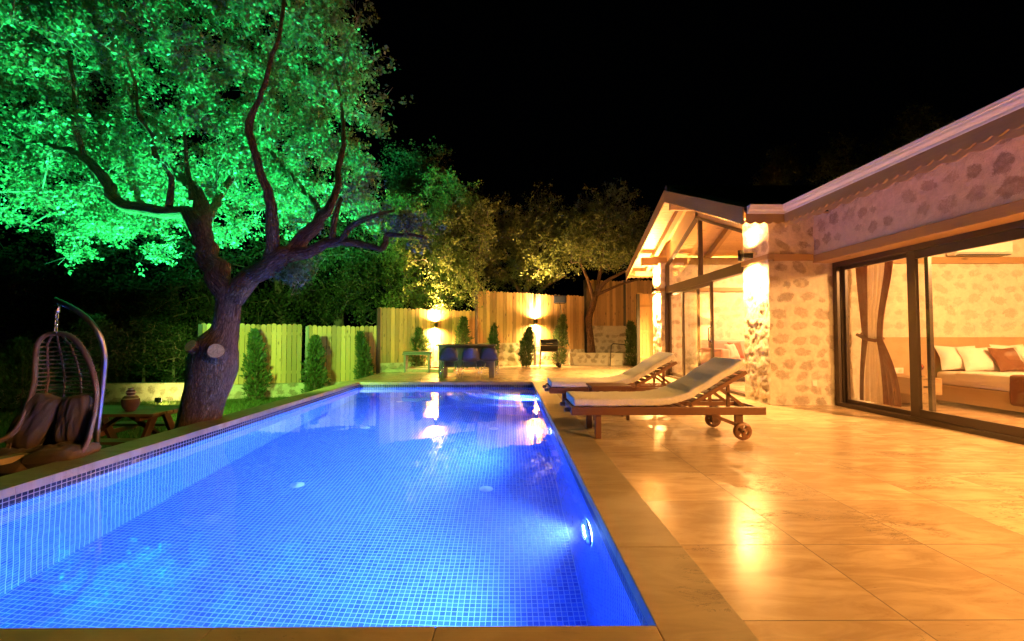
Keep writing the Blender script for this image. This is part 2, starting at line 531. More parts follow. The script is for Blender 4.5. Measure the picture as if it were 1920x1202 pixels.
def mosaic(name, ca=(.012, .09, .55), cb=(.06, .20, .74), cm=(.50, .62, .80)):
    m, nt, p = mat(name, 0.25, spec=0.5); N = NT(nt)
    v = N.coord('UV')
    br = N.node('ShaderNodeTexBrick'); br.offset = 0; br.squash = 1
    T = 0.0405
    br.inputs['Scale'].default_value = 1; br.inputs['Brick Width'].default_value = T; br.inputs['Row Height'].default_value = T
    br.inputs['Mortar Size'].default_value = 0.0030; br.inputs['Mortar Smooth'].default_value = 0.1
    br.inputs['Color1'].default_value = (*ca, 1); br.inputs['Color2'].default_value = (*cb, 1)
    br.inputs['Mortar'].default_value = (*cm, 1)
    N.link(v, br.inputs['Vector'])
    N.link(br.outputs['Color'], p.inputs['Base Color'])
    return m


M['mosaic'] = mosaic('blue_mosaic')
M['mosaic_shaded'] = mosaic('shade_dark_mosaic', (.006, .007, .022), (.016, .018, .05), (.30, .26, .25))  # dark tone paints in the unlit strip and dark reflection at the waterline
wm = bpy.data.materials.new('pool_water'); wm.use_nodes = True
N = NT(wm.node_tree); wm.node_tree.nodes.remove(wm.node_tree.nodes['Principled BSDF'])
gl = N.node('ShaderNodeBsdfGlass'); gl.inputs['IOR'].default_value = 1.333; gl.inputs['Roughness'].default_value = 0.0
vv = N.coord('Object')
bb = N.node('ShaderNodeBump'); bb.inputs['Strength'].default_value = 0.3; bb.inputs['Distance'].default_value = 0.008
N.link(N.noise(vv, 2.2, 2, 0.4), bb.inputs['Height']); N.link(bb.outputs[0], gl.inputs['Normal'])
N.link(gl.outputs[0], wm.node_tree.nodes['Material Output'].inputs[0])
vs_ = N.node('ShaderNodeVolumeScatter'); vs_.inputs['Color'].default_value = (.75, .72, 1, 1); vs_.inputs['Density'].default_value = 0.042
vs_.inputs['Anisotropy'].default_value = 0.0
va_ = N.node('ShaderNodeVolumeAbsorption'); va_.inputs['Color'].default_value = (.30, .62, 1, 1); va_.inputs['Density'].default_value = 0.12
ad_ = N.node('ShaderNodeAddShader'); N.link(vs_.outputs[0], ad_.inputs[0]); N.link(va_.outputs[0], ad_.inputs[1])
N.link(ad_.outputs[0], wm.node_tree.nodes['Material Output'].inputs['Volume'])
wm.cycles.volume_sampling = 'EQUIANGULAR'
M['water'] = wm
gm = bpy.data.materials.new('window_glass'); gm.use_nodes = True
N = NT(gm.node_tree); gm.node_tree.nodes.remove(gm.node_tree.nodes['Principled BSDF'])
ge = N.node('ShaderNodeNewGeometry'); dt = N.node('ShaderNodeVectorMath', operation='DOT_PRODUCT')
N.link(ge.outputs['Incoming'], dt.inputs[0]); N.link(ge.outputs['Normal'], dt.inputs[1])
sch = N.math('POWER', N.math('SUBTRACT', 1.0, N.math('ABSOLUTE', dt.outputs['Value'])), 5.0)
sch = N.math('ADD', N.math('MULTIPLY', sch, 0.8), 0.085)
tr = N.node('ShaderNodeBsdfTransparent'); tr.inputs[0].default_value = (.95, .96, .95, 1)
go = N.node('ShaderNodeBsdfGlossy'); go.inputs['Roughness'].default_value = 0.0; go.inputs[0].default_value = (1, 1, 1, 1)
mx = N.node('ShaderNodeMixShader'); N.link(sch, mx.inputs[0]); N.link(tr.outputs[0], mx.inputs[1]); N.link(go.outputs[0], mx.inputs[2])
N.link(mx.outputs[0], gm.node_tree.nodes['Material Output'].inputs[0])
M['glass'] = gm


def emit(name, c, s):
    m = bpy.data.materials.new(name); m.use_nodes = True
    n = NT(m.node_tree); m.node_tree.nodes.remove(m.node_tree.nodes['Principled BSDF'])
    e = n.node('ShaderNodeEmission'); e.inputs[0].default_value = (*c, 1); e.inputs[1].default_value = s
    n.link(e.outputs[0], m.node_tree.nodes['Material Output'].inputs[0]); return m


M['pool_lens'] = emit('pool_lamp_lens', (.6, .8, 1), 220)
M['warm_lens'] = emit('warm_lamp_lens', (1, .75, .45), 14)
M['green_lens'] = emit('green_lamp_lens', (.1, 1, .35), 12)


# lawn ground
def lawn_mat():
    m, nt, p = mat('lawn', 0.95, spec=0.1); N = NT(nt)
    v = N.coord('Object')
    col = N.mix(N.noise(v, 60, 5, 0.7), (.03, .055, .012), (.10, .14, .04))
    col = N.mix(N.ramp(N.noise(v, 1.2, 3), [(0.4, 0), (0.7, 0.6)]), col, (.12, .12, .05))
    N.link(col, p.inputs['Base Color']); N.bump(p, N.noise(v, 90, 4, 0.8), 1, 0.02)
    return m


M['lawn'] = lawn_mat()
M['soil'] = mat('roof_tiles', 0.8, 0, (.03, .02, .018))[0]
M['render'] = mat('ceiling_paint', 0.8, 0, (.7, .6, .48))[0]

# ------------------------------------------------------------------ ground, deck, pool
mb = MB()
gx = [-120, -3.72, 0.60, 120]; gy = [-60, 1.30, 10.70, 160]
for i in range(3):
    for j in range(3):
        if i == 1 and j == 1: continue
        mb.add([(gx[i], gy[j], LAWN), (gx[i + 1], gy[j], LAWN), (gx[i + 1], gy[j + 1], LAWN), (gx[i], gy[j + 1], LAWN)], [(0, 1, 2, 3)])
struct(mb.build('lawn', M['lawn']))
mb = MB()
mb.box(0.832, -3, -0.7, 4.90, 17.1, 0.0, org=0)
mb.box(-3.66, 10.65, -0.7, 0.832, 17.1, 0.0, org=0)
mb.box(-3.66, -3, -0.7, 0.832, 1.34, 0.0, org=0)
struct(mb.build('deck', M['deck'], bevel=0.003))
# coping slabs: one piece each, joints every ~0.9 m left by tiny gaps
mb = MB()
def slabs(x0, y0, x1, y1, along, n, h=0.05):
    for k in range(n):
        a, b = k / n, (k + 1) / n
        if along == 'y': mb.box(x0, y0 + (y1 - y0) * a + .0006, -h, x1, y0 + (y1 - y0) * b - .0006, 0.012, org=0)
        else: mb.box(x0 + (x1 - x0) * a + .0006, y0, -h, x0 + (x1 - x0) * b - .0006, y1, 0.012, org=0)
slabs(POOL_X1 - .012, 1.32, .84, 10.66, 'y', 10)
slabs(-3.70, 1.32, POOL_X0 + .012, 10.66, 'y', 10)
slabs(POOL_X0 + .012, 10.337, POOL_X1 - .012, 10.66, 'x', 5)
slabs(POOL_X0 + .012, 1.32, POOL_X1 - .012, POOL_Y0 + .012, 'x', 5)
struct(mb.build('pool_coping', M['coping'], bevel=0.004))
mb = MB()
def wallquad(p, uv): mb.add(p, [(0, 1, 2, 3)], uvs=uv, tone=.5)
X0, X1, Y0, Y1 = POOL_X0, POOL_X1, POOL_Y0, POOL_Y1
zt = -0.158
wallquad([(X0, Y0, zt), (X0, Y1, zt), (X0, Y1, FZ), (X0, Y0, FZ)], [(Y0, zt), (Y1, zt), (Y1, FZ), (Y0, FZ)])
wallquad([(X1, Y1, zt), (X1, Y0, zt), (X1, Y0, FZ), (X1, Y1, FZ)], [(Y1, zt), (Y0, zt), (Y0, FZ), (Y1, FZ)])
wallquad([(X0, Y1, zt), (X1, Y1, zt), (X1, Y1, FZ), (X0, Y1, FZ)], [(X0, zt), (X1, zt), (X1, FZ), (X0, FZ)])
wallquad([(X1, Y0, zt), (X0, Y0, zt), (X0, Y0, FZ), (X1, Y0, FZ)], [(X1, zt), (X0, zt), (X0, FZ), (X1, FZ)])
wallquad([(X0, Y0, FZ), (X0, Y1, FZ), (X1, Y1, FZ), (X1, Y0, FZ)], [(X0, Y0), (X0, Y1), (X1, Y1), (X1, Y0)])
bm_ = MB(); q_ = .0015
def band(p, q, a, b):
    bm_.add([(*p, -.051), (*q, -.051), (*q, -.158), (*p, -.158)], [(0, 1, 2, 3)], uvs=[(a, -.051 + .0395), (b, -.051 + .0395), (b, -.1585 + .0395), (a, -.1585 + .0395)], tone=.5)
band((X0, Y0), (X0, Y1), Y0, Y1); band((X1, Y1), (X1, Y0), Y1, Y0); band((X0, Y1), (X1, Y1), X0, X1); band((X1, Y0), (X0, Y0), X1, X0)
struct(bm_.build('shaded_waterline_tiles', M['mosaic_shaded'], recalc=False))  # tiles darkened to stand in for the shade above the water
o = mb.build('pool_basin', M['mosaic'], recalc=False)
struct(o)
# quarter-round entry steps in the far right corner
mb = MB()
for k, (r, z) in enumerate(((1.15, -.38), (1.55, -.68), (1.95, -.98))):
    n = 28; cx, cyy = X1, Y1
    arc = [(cx - r * math.cos(R(90) * i / n), cyy - r * math.sin(R(90) * i / n)) for i in range(n + 1)]
    zb = (-.68, -.98, FZ)[k] + 0.0
    vs = [(cx, cyy, z)] + [(x, y, z) for x, y in arc]
    fs = [(0, i + 1, i + 2) for i in range(n)]
    mb.add(vs, fs, uvs=[(p[0], p[1]) for p in vs], tone=.5)
    vs = [(x, y, z) for x, y in arc] + [(x, y, zb) for x, y in arc]
    uv = [(r * R(90) * i / n, z) for i in range(n + 1)] + [(r * R(90) * i / n, zb) for i in range(n + 1)]
    mb.add(vs, [(i, i + 1, i + n + 2, i + n + 1) for i in range(n)], uvs=uv, tone=.5)
struct(mb.build('pool_steps', M['mosaic'], recalc=False))
mb = MB()
mb.box(X0 - .02, Y0 - .02, FZ - .02, X1 + .02, Y1 + .02, WZ, org=0)
struct(mb.build('water', M['water']))
# floor inlets and lamps
def inlet(x, y, first=[None]):
    if first[0] is None:
        m_ = MB(); m_.lathe([(0.0, .018), (.03, .020), (.034, .012), (.062, .012), (.075, .002), (.075, -.004)], n=24)
        first[0] = m_.build('floor_inlet', M['white']); o = first[0]
    else:
        o = first[0].copy(); S.collection.objects.link(o)
    o.location = (x, y, FZ + .004); return o
nm = {(0, 0): 'near left', (1, 0): 'near right', (0, 1): 'middle left', (1, 1): 'middle right', (0, 2): 'far left', (1, 2): 'far right'}
for i, x in enumerate((-2.31, -.25)):
    for j, y in enumerate((5.07, 7.43, 9.45 if i else 9.78)):
        tag(inlet(x, y), 'round white inlet disc on the pool floor, %s of the six' % nm[(i, j)], 'pool inlet', 'inlet discs on the pool floor')
for k, y in enumerate((3.12, 6.02, 8.95)):
    L = empty('pool_light', (X1 - .002, y, -.53), ('underwater pool light nearest the camera with a bright white glow', 'underwater pool light on the right wall below the near lounger foot', 'farthest underwater pool light by the curved steps')[k], 'pool light', 'underwater lights in the right pool wall')
    m_ = MB(); m_.lathe([(.145, 0), (.145, -.012), (.128, -.03), (.105, -.034), (.10, -.02)], n=32, axis='x'); m_.build('light_rim', M['chrome'], L)
    m_ = MB(); m_.lathe([(0, -.026), (.06, -.024), (.10, -.014)], n=24, axis='x'); m_.build('lens', M['pool_lens'], L)

# ------------------------------------------------------------------ house
H = empty('stone_house', (4, 7, 0), 'single storey stone villa with pine gable, white gutter and lit glass doors', 'house')
def hp(mb, name, mt, parent=None, bevel=0):
    if name in ('string_course', 'lintel_beam', 'purlin', 'rafter', 'barge_board', 'fascia', 'gutter', 'gable_board', 'room_floor'):
        return mb.each(name, mt, H, bevel, True)[0]
    o = mb.build(name, mt, parent or H, bevel=bevel)
    if parent is None: o.location = (-4, -7, 0)
    return o
def roofz(y): return 4.21 - abs(y - 9.9) * 0.395
# walls, subdivided and roughened so the silhouettes are uneven
def rough_wall(name, boxes, amp=0.018, parent=None, mt=None, cell=0.03, dens=1.0, smin=.07, smax=.17, seed=1):
    from mathutils import noise
    V = []; F = []; ST = []; ID = []
    rr = np.random.default_rng(seed)
    for (x0, y0, z0, x1, y1, z1) in boxes:
        dims = (x1 - x0, y1 - y0, z1 - z0); o_ = (x0, y0, z0)
        for ax in range(3):
            for side in (0, 1):
                u, w = [i for i in range(3) if i != ax]
                c = cell if ax < 2 else .12
                nu = max(1, int(dims[u] / c)); nw = max(1, int(dims[w] / c))
                U, W_ = np.meshgrid(np.linspace(0, dims[u], nu + 1), np.linspace(0, dims[w], nw + 1), indexing='ij')
                m_ = np.zeros(U.shape); idm = np.zeros(U.shape)
                if ax < 2:
                    # stones: jittered courses of irregular ellipses
                    z = rr.uniform(-.05, .1)
                    while z < dims[w] + .1:
                        h = rr.uniform(.13, .24); x = rr.uniform(-.2, .1)
                        while x < dims[u] + .2:
                            a = rr.uniform(smin, smax); b = min(h * .5, rr.uniform(.6, 1.1) * a); a = max(a, .06)
                            x += a + rr.uniform(.0, .045)
                            if rr.random() < .93 * dens:
                                cx = x; cz = z + h / 2 + rr.uniform(-.035, .035); th = rr.normal(0, .45); st = rr.uniform(.35, 1.0); q = rr.random()
                                k1, k2, p1, p2 = rr.uniform(.05, .16), rr.uniform(.03, .10), rr.uniform(0, 6.28), rr.uniform(0, 6.28)
                                du = U - cx; dw = W_ - cz
                                e1 = (du * math.cos(th) + dw * math.sin(th)) / a; e2 = (-du * math.sin(th) + dw * math.cos(th)) / b
                                an = np.arctan2(e2, e1); d = np.sqrt(e1 * e1 + e2 * e2) * (1 + k1 * np.cos(2 * an + p1) + k2 * np.cos(5 * an + p2) + .10 * (np.abs(np.cos(an * 2 + p2)) - .5))
                                mm = np.clip((1.15 - d) / .55, 0, 1) * (.6 + .4 * st)
                                idm = np.where(mm > m_, q, idm); m_ = np.maximum(m_, mm)
                            x += a
                        z += h + rr.uniform(.015, .05)
                    edge = np.minimum(np.minimum(U, dims[u] - U), np.minimum(W_, dims[w] - W_)); fade = np.clip(edge / .06, 0, 1)
                else: fade = np.zeros(U.shape)
                b0 = len(V); sg = 1 if side else -1
                for a_ in range(nu + 1):
                    for b_ in range(nw + 1):
                        p = [0, 0, 0]; p[ax] = o_[ax] + dims[ax] * side; p[u] = o_[u] + U[a_, b_]; p[w] = o_[w] + W_[a_, b_]
                        q = Vector(p); mk = m_[a_, b_]
                        n = noise.noise_vector(q * 4.0) * amp + noise.noise_vector(q * 11.0) * amp * .7 + noise.noise_vector(q * 26.0) * amp * .35
                        n.z = 0 if q.z < .01 else n.z * .3
                        q2 = q + n
                        f_ = fade[a_, b_]
                        if f_ > 0: q2[ax] += sg * f_ * (-.013 * min(1, mk * 1.6) + mk * (.009 + .022 * noise.noise(q * 17)) + .006 * noise.noise(q * 40))
                        V.append(tuple(q2)); ST.append(mk); ID.append(idm[a_, b_])
                for a_ in range(nu):
                    for b_ in range(nw):
                        f = (b0 + a_ * (nw + 1) + b_, b0 + (a_ + 1) * (nw + 1) + b_, b0 + (a_ + 1) * (nw + 1) + b_ + 1, b0 + a_ * (nw + 1) + b_ + 1)
                        F.append(f[::-1] if (side == 0) ^ (ax == 1) else f)
    me = bpy.data.meshes.new(name); me.from_pydata(V, [], F)
    me.polygons.foreach_set('use_smooth', np.ones(len(F), dtype=bool))
    for nm_, arr in (('stone', ST), ('stone_id', ID)):
        at = me.attributes.new(nm_, 'FLOAT', 'POINT'); at.data.foreach_set('value', np.array(arr, dtype=np.float32))
    me.materials.append(mt or M['stone'])
    o = bpy.data.objects.new(name, me); S.collection.objects.link(o); o.parent = parent or H
    if parent is None: o.location = (-4, -7, 0)
    return o
rough_wall('wall', [(3.93, 6.90, 0, 5.15, 7.65, 2.92)], .014, cell=.022, seed=3)
rough_wall('wall', [(3.93, 11.86, 0, 4.55, 12.5, 2.95)], .016, cell=.035, seed=4)
rough_wall('wall', [(4.63, -3.0, 2.262, 5.1, 6.93, 3.04)], .013, cell=.026, seed=5)
rough_wall('wall', [(4.63, -3.0, 0, 5.1, 1.6, 2.14)], .012, cell=.1)
rough_wall('wall', [(5.16, 7.05, 0, 9.5, 7.6, 2.9)], .010, cell=.035, seed=6, mt=M['stone_room'])          # partition, seen through the bedroom door
rough_wall('wall', [(4.56, 11.88, 0, 9.5, 12.4, 2.9)], .012, cell=.05, mt=M['stone_room'])        # far wall of the living room
m_ = MB()
m_.box(9.5, -3, 0, 9.8, 12.5, 3.0, org=0); m_.box(5.1, -3, 0, 9.5, -2.7, 3.0, org=0)
hp(m_, 'wall', M['stone'])
m_ = MB()
m_.box(4.95, -2.7, -.3, 9.5, 7.06, .012, org=0); m_.box(4.2, 7.66, -.3, 9.5, 11.86, .012, org=0)
hp(m_, 'room_floor', M['deck'])
m_ = MB(); m_.box(5.1, -2.7, 2.70, 9.5, 7.05, 2.74, org=0); hp(m_, 'ceiling', M['render'])
# wooden lintel and string course
m_ = MB(); m_.box(4.605, -3, 2.142, 5.06, 6.905, 2.262); m_.box(4.0, 6.872, 2.175, 4.603, 7.0, 2.278); hp(m_, 'lintel_beam', M['beam'], bevel=.004)
m_ = MB(); m_.box(3.90, 6.874, 2.20, 3.998, 7.66, 2.28); m_.box(3.90, 11.84, 2.20, 4.12, 12.51, 2.28)
m_.box(4.57, 11.835, 2.2, 9.5, 11.87, 2.3); m_.box(5.17, 7.01, 2.16, 9.5, 7.045, 2.26); hp(m_, 'string_course', M['beam'], bevel=.004)
# skirting stone at bedroom
# roof: boarded slabs
def roof_slab(poly_xy, zf, thick, off, mt, name, tiles=False):
    m_ = MB(); n = len(poly_xy)
    top = [(x, y, zf(x, y) + off) for x, y in poly_xy]; bot = [(x, y, zf(x, y) + off - thick) for x, y in poly_xy]
    m_.add(top + bot, [tuple(range(n)), tuple(range(n, 2 * n))[::-1]] + [(i, i + n, (i + 1) % n + n, (i + 1) % n) for i in range(n)], org=0)
    return hp(m_, name, mt)
def boards_mat():
    m, nt, p = mat('soffit_boards', 0.5); N = NT(nt)
    v = N.coord('UV', (1.2, 12, 1)); g = N.noise(v, 3, 5, .6, .5)
    tc = N.node('ShaderNodeTexCoord'); sp = N.node('ShaderNodeSeparateXYZ'); N.link(tc.outputs['Object'], sp.inputs[0])
    col = N.mix(g, (.66, .46, .24), (.54, .35, .16))
    N.link(col, p.inputs['Base Color']); return m
M['soffit'] = wood('soffit_pine', (.68, .48, .26), (.56, .37, .18), 0.45, knots=.2, tonev=.22)
# living room roof boards: real individual boards along X on both slopes
m_ = MB()
for sgn in (-1, 1):
    k = 0; y = 0.0; Lh = 3.33
    while y < Lh - .01:
        ya = 9.9 + sgn * y; yb = 9.9 + sgn * min(y + .092, Lh)
        za = roofz(ya) - .075; zb = roofz(yb) - .075
        vs = []
        for xx in (3.42, 9.8):
            vs += [(xx, ya, za), (xx, yb, zb), (xx, yb, zb + .02), (xx, ya, za + .02)]
        m_.add(vs, [(0, 1, 2, 3), (4, 5, 6, 7), (0, 1, 5, 4), (1, 2, 6, 5), (2, 3, 7, 6), (3, 0, 4, 7)])
        y += .10
hp(m_, 'roof_boards', M['soffit'])
roof_slab([(3.42, 6.57), (3.42, 9.9), (9.8, 9.9), (9.8, 6.57)], lambda x, y: roofz(y), .045, 0.0, M['soil'], 'roof')
roof_slab([(3.42, 9.9), (3.42, 13.23), (9.8, 13.23), (9.8, 9.9)], lambda x, y: roofz(y), .045, 0.001, M['soil'], 'roof')
bz = lambda x, y: 2.895 + (x - 4.0) * .395
roof_slab([(4.0, -3.2), (4.0, 6.57), (7.2, 9.77), (7.2, -3.2)], bz, .045, 0.004, M['soil'], 'roof')
m_ = MB()
x = 4.0
while x < 5.35:
    za = bz(x, 0) - .075; zb = bz(x + .095, 0) - .075
    vs = []
    for yy in (-3.2, 6.55): vs += [(x, yy, za), (x + .095, yy, zb), (x + .095, yy, zb + .02), (x, yy, za + .02)]
    m_.add(vs, [(0, 1, 2, 3), (4, 5, 6, 7), (0, 1, 5, 4), (1, 2, 6, 5), (2, 3, 7, 6), (3, 0, 4, 7)]); x += .10
hp(m_, 'roof_boards', M['soffit'])
# curved clay tiles on the living room roof (rows along the slope)
m_ = MB()
for sgn in (-1, 1):
    for k in range(32):
        xx = 3.52 + k * .2
        ys = [9.9 + sgn * q for q in np.linspace(0, 3.3, 10)]
        m_.tube([(xx, yy, roofz(yy) + .012 + .012 * (i % 2)) for i, yy in enumerate(ys)], .05, n=8)
m_.tube([(3.42, 9.9, 4.25), (9.8, 9.9, 4.25)], .085, n=10)
hp(m_, 'roof_tiles', M['soil'])
m_ = MB()
for k in range(48):
    yy = 6.2 - k * .2
    m_.tube([(xx, yy, bz(xx, 0) + .016 + .012 * (i % 2)) for i, xx in enumerate(np.linspace(4.03, 7.2, 10))], .05, n=8)
hp(m_, 'roof_tiles', M['soil'])
# rafters and purlins
m_ = MB()
for xr in (3.86, 5.3, 6.7, 8.1):
    for sgn in (-1, 1):
        for (ya, yb) in ((9.9 + sgn * .03, 9.9 + sgn * 3.1),):
            m_.beam((xr, ya, roofz(ya) - .165), (xr, yb, roofz(yb) - .165), .11, .15)
hp(m_, 'rafter', M['beam'], bevel=.004)
m_ = MB()
m_.box(3.5, 12.02, 2.96 - .06, 9.5, 12.14, 3.20 - .085)
m_.box(3.5, 12.72, 2.72, 4.6, 12.84, 2.85)
m_.box(3.5, 7.3, 2.93, 9.5, 7.42, 3.05)
m_.box(3.5, 9.85, 3.78, 9.5, 9.95, 3.98)
hp(m_, 'purlin', M['beam'], bevel=.004)
# scalloped boards
def scallop_strip(p0, p1, top, bot, period, amp, thick, nrm):
    """vertical board from p0 to p1 (xyz of the top edge), scalloped lower edge"""
    p0 = Vector(p0); p1 = Vector(p1); nrm = Vector(nrm); L = (p1 - p0).length; n = int(L / period * 8)
    ft, fb = [], []
    for i in range(n + 1):
        t = i / n; p = p0.lerp(p1, t); ph = (t * L / period) % 1.0
        d = bot + amp * abs(math.sin(math.pi * ph))
        ft.append(p + Vector((0, 0, top))); fb.append(p - Vector((0, 0, d)))
    off = nrm * thick
    vs = ft + fb + [q + off for q in ft] + [q + off for q in fb]; k = n + 1
    fs = []
    for i in range(n):
        fs += [(i, i + 1, k + i + 1, k + i), (2 * k + i, 3 * k + i, 3 * k + i + 1, 2 * k + i + 1), (k + i, k + i + 1, 3 * k + i + 1, 3 * k + i), (i, 2 * k + i, 2 * k + i + 1, i + 1)]
    fs += [(0, k, 3 * k, 2 * k), (n, 2 * k + n, 3 * k + n, k + n)]
    return vs, fs
m_ = MB()
for sgn, ye in ((-1, 6.57), (1, 13.23)):
    vs, fs = scallop_strip((3.40, 9.9, 4.22), (3.40, ye, roofz(ye) + .01), 0.0, .235, .085, .03, .022, (-1, 0, 0))
    m_.add(vs, fs)
hp(m_, 'barge_board', M['beam'])
m_ = MB()
vs, fs = scallop_strip((3.42, 6.565, 2.825), (3.985, 6.565, 2.825), 0, .14, .13, .028, .022, (0, -1, 0)); m_.add(vs, fs)
vs, fs = scallop_strip((3.99, 6.565, 2.825), (3.99, -3.1, 2.825), 0, .14, .13, .028, .022, (-1, 0, 0)); m_.add(vs, fs)
vs, fs = scallop_strip((3.42, 13.23, 2.93), (9.8, 13.23, 2.93), 0, .18, .13, .028, .022, (0, 1, 0)); m_.add(vs, fs)
hp(m_, 'fascia', M['beam'])
m_ = MB()
vs, fs = scallop_strip((4.012, -3.1, 2.84), (4.012, 6.6, 2.84), 0, .20, .26, .035, .012, (1, 0, 0)); m_.add(vs, fs)
hp(m_, 'scalloped_trim', M['pine'])
# gutter: moulded profile swept round the corner
prof = [(0, 0), (.018, 0), (.022, .012), (.022, .03), (.045, .036), (.062, .055), (.066, .075), (.082, .08), (.086, .10), (.092, .102), (.092, .112), (.075, .112), (.0, .105)]
m_ = MB()
def gutter(a, b, out, z, ext=False):
    a = Vector(a); b = Vector(b); out = Vector(out)
    d = (b - a).normalized()
    vs = []
    for q, mit in ((a, 0), (b, 1)):
        for (o_, h) in prof:
            s_ = (1 if (q is b and ext) else 0)
            vs.append(Vector((q.x, q.y, z + h)) + out * o_ - (d * o_ if s_ else Vector()))
    n = len(prof)
    m_.add(vs, [(i, (i + 1) % n, (i + 1) % n + n, i + n) for i in range(n)] + [tuple(range(n)), tuple(range(n, 2 * n))[::-1]])
gutter((3.985, -3.2, 0), (3.985, 6.555, 0), (-1, 0, 0), 2.80, True)
gutter((3.43, 6.543, 0), (3.985, 6.543, 0), (0, -1, 0), 2.80, True)
hp(m_, 'gutter', M['white'])
# gable glazing at X = 4.1
GX = 4.10
def gz(y): return 3.62 - abs(y - 9.9) * .385
m_ = MB()
m_.box(GX - .06, 7.64, 2.14, GX + .06, 11.87, 2.32)               # transom
for y0, y1 in ((7.64, 7.70), (11.80, 11.87), (9.74, 9.80)): m_.box(GX - .045, y0, 2.322, GX + .045, y1, gz((y0 + y1) / 2) + .0)
for sgn, ye in ((-1, 7.66), (1, 11.85)): m_.beam((GX, 9.9, gz(9.9) - .0), (GX, ye, gz(ye)), .086, .055)
hp(m_, 'gable_window_frame', M['frame'], bevel=.003)
m_ = MB(); m_.add([(GX, 7.66, 2.3), (GX, 11.85, 2.3), (GX, 11.85, gz(11.85)), (GX, 9.9, gz(9.9)), (GX, 7.66, gz(7.66))], [(0, 1, 2, 3, 4)]); hp(m_, 'gable_window_pane', M['glass'])
m_ = MB()   # stone/wood infill between glazing and roof
for sgn, ye in ((-1, 7.66), (1, 11.85)): m_.beam((GX + .01, 9.9, gz(9.9) + .275), (GX + .01, ye, gz(ye) + .275), .05, .48)
hp(m_, 'gable_board', M['pine'])
# living room sliding door
D1 = m_ = MB()
m_.box(GX - .07, 7.64, .014, GX + .07, 11.87, .05)
m_.box(GX - .07, 11.78, .052, GX + .07, 11.86, 2.138)
m_.box(GX - .07, 7.66, .052, GX + .07, 7.70, 2.138)
dr = hp(m_, 'living_room_door', M['frame'], bevel=.003)
def panel(par, X, y0, y1, z0, z1, sw, name='door_panel', rail=.07, dx=0.0):
    m_ = MB()
    m_.box(X - .022, y0, z0, X + .022, y0 + sw, z1); m_.box(X - .022, y1 - sw, z0, X + .022, y1, z1)
    m_.box(X - .0215, y0 + sw, z0, X + .0215, y1 - sw, z0 + rail); m_.box(X - .0215, y0 + sw, z1 - rail, X + .0215, y1 - sw, z1)
    o = m_.build(name, M['frame'], par, bevel=.002)
    m_ = MB(); m_.add([(X, y0 + sw, z0 + rail), (X, y1 - sw, z0 + rail), (X, y1 - sw, z1 - rail), (X, y0 + sw, z1 - rail)], [(0, 1, 2, 3)])
    m_.build('pane', M['glass'], o)
    return o
# two panels stacked at the far half, near half open
panel(dr, GX + .03, 9.95, 11.77, .052, 2.135, .065)
pn = panel(dr, GX - .03, 9.15, 10.75, .052, 2.135, .075)
m_ = MB(); m_.tube([(GX - .053, 9.19, .93), (GX - .10, 9.19, .95), (GX - .10, 9.19, 1.2), (GX - .053, 9.19, 1.22)], .011, n=8); m_.build('handle', M['dark_metal'], pn)
# bedroom sliding door at X = 5
BX = 4.97
m_ = MB()
m_.box(BX - .08, 1.6, .0, BX + .08, 6.885, .055); m_.box(BX - .08, 1.6, 2.075, BX + .08, 6.885, 2.141)
m_.box(BX - .08, 6.80, .056, BX - .035, 6.886, 2.074); m_.box(BX - .02, 6.80, .056, BX + .02, 6.884, 2.074); m_.box(BX + .035, 6.80, .056, BX + .08, 6.886, 2.074)
m_.box(BX - .078, 6.862, .056, BX + .078, 6.883, 2.074)
db = hp(m_, 'bedroom_door', M['frame'], bevel=.003)
panel(db, BX + .03, 5.40, 6.80, .056, 2.072, .05, rail=.05)
pn2 = panel(db, BX - .035, 3.2, 5.62, .056, 2.072, .115, rail=.10)
panel(db, BX + .03, 1.62, 3.3, .056, 2.072, .08, rail=.08)
m_ = MB(); m_.box(4.55, 6.885, .62 - .33, 4.62, 6.893, .70 - .33); hp(m_, 'wall_socket', M['white'], bevel=.003)


# ------------------------------------------------------------------ wall lamps
def wall_lamp(loc, nrm, label, e_up, e_dn, color, cone=75, cup=None, bl=1, beam=0, r=.045, h=.17, off=.085, tilt=.03, group='up and down wall lamps'):
    n = Vector(nrm); c = Vector(loc) + n * off
    L = empty('wall_lamp', loc, label, 'wall lamp', group)
    lc = n * off
    m_ = MB(); m_.lathe([(0, -h / 2 + .02), (r - .008, -h / 2 + .02), (r - .006, -h / 2), (r, -h / 2), (r, h / 2), (r - .006, h / 2), (r - .008, h / 2 - .02), (0, h / 2 - .02)], c=lc, n=20)
    m_.build('lamp_body', M['dark_metal'], L)
    m_ = MB(); m_.beam(tuple(n * .004), tuple(n * (off - r + .01)), .05, .08); m_.build('bracket', M['dark_metal'], L, bevel=.003)
    m_ = MB(); m_.lathe([(0, h / 2 - .017), (r - .01, h / 2 - .017)], c=lc, n=16); m_.lathe([(0, -h / 2 + .017), (r - .01, -h / 2 + .017)], c=lc, n=16)
    m_.each('lens', M['warm_lens'], L)
    for s, e in ((1, e_up), (-1, e_dn)):
        a = c + Vector((0, 0, s * (h / 2 - .004)))
        lamp('SPOT', 'wall_lamp_light', a, e, color, aim=a + Vector((0, 0, s)) - n * tilt, size=.02, cone=(cup or cone) if s > 0 else cone, blend=bl)
    if beam:
        for s in (1, -1):
            a = c + Vector((0, 0, s * (h / 2 - .004)))
            lamp('SPOT', 'wall_lamp_light', a, beam, color, aim=a + Vector((0, 0, s)) - n * .18, size=.02, cone=60, blend=.7)
    return L
wall_lamp((3.915, 7.32, 2.33), (-1, 0, 0), 'up and down wall lamp on the near stone pillar of the villa', 280, 950, WARM2, off=.19, cone=160)
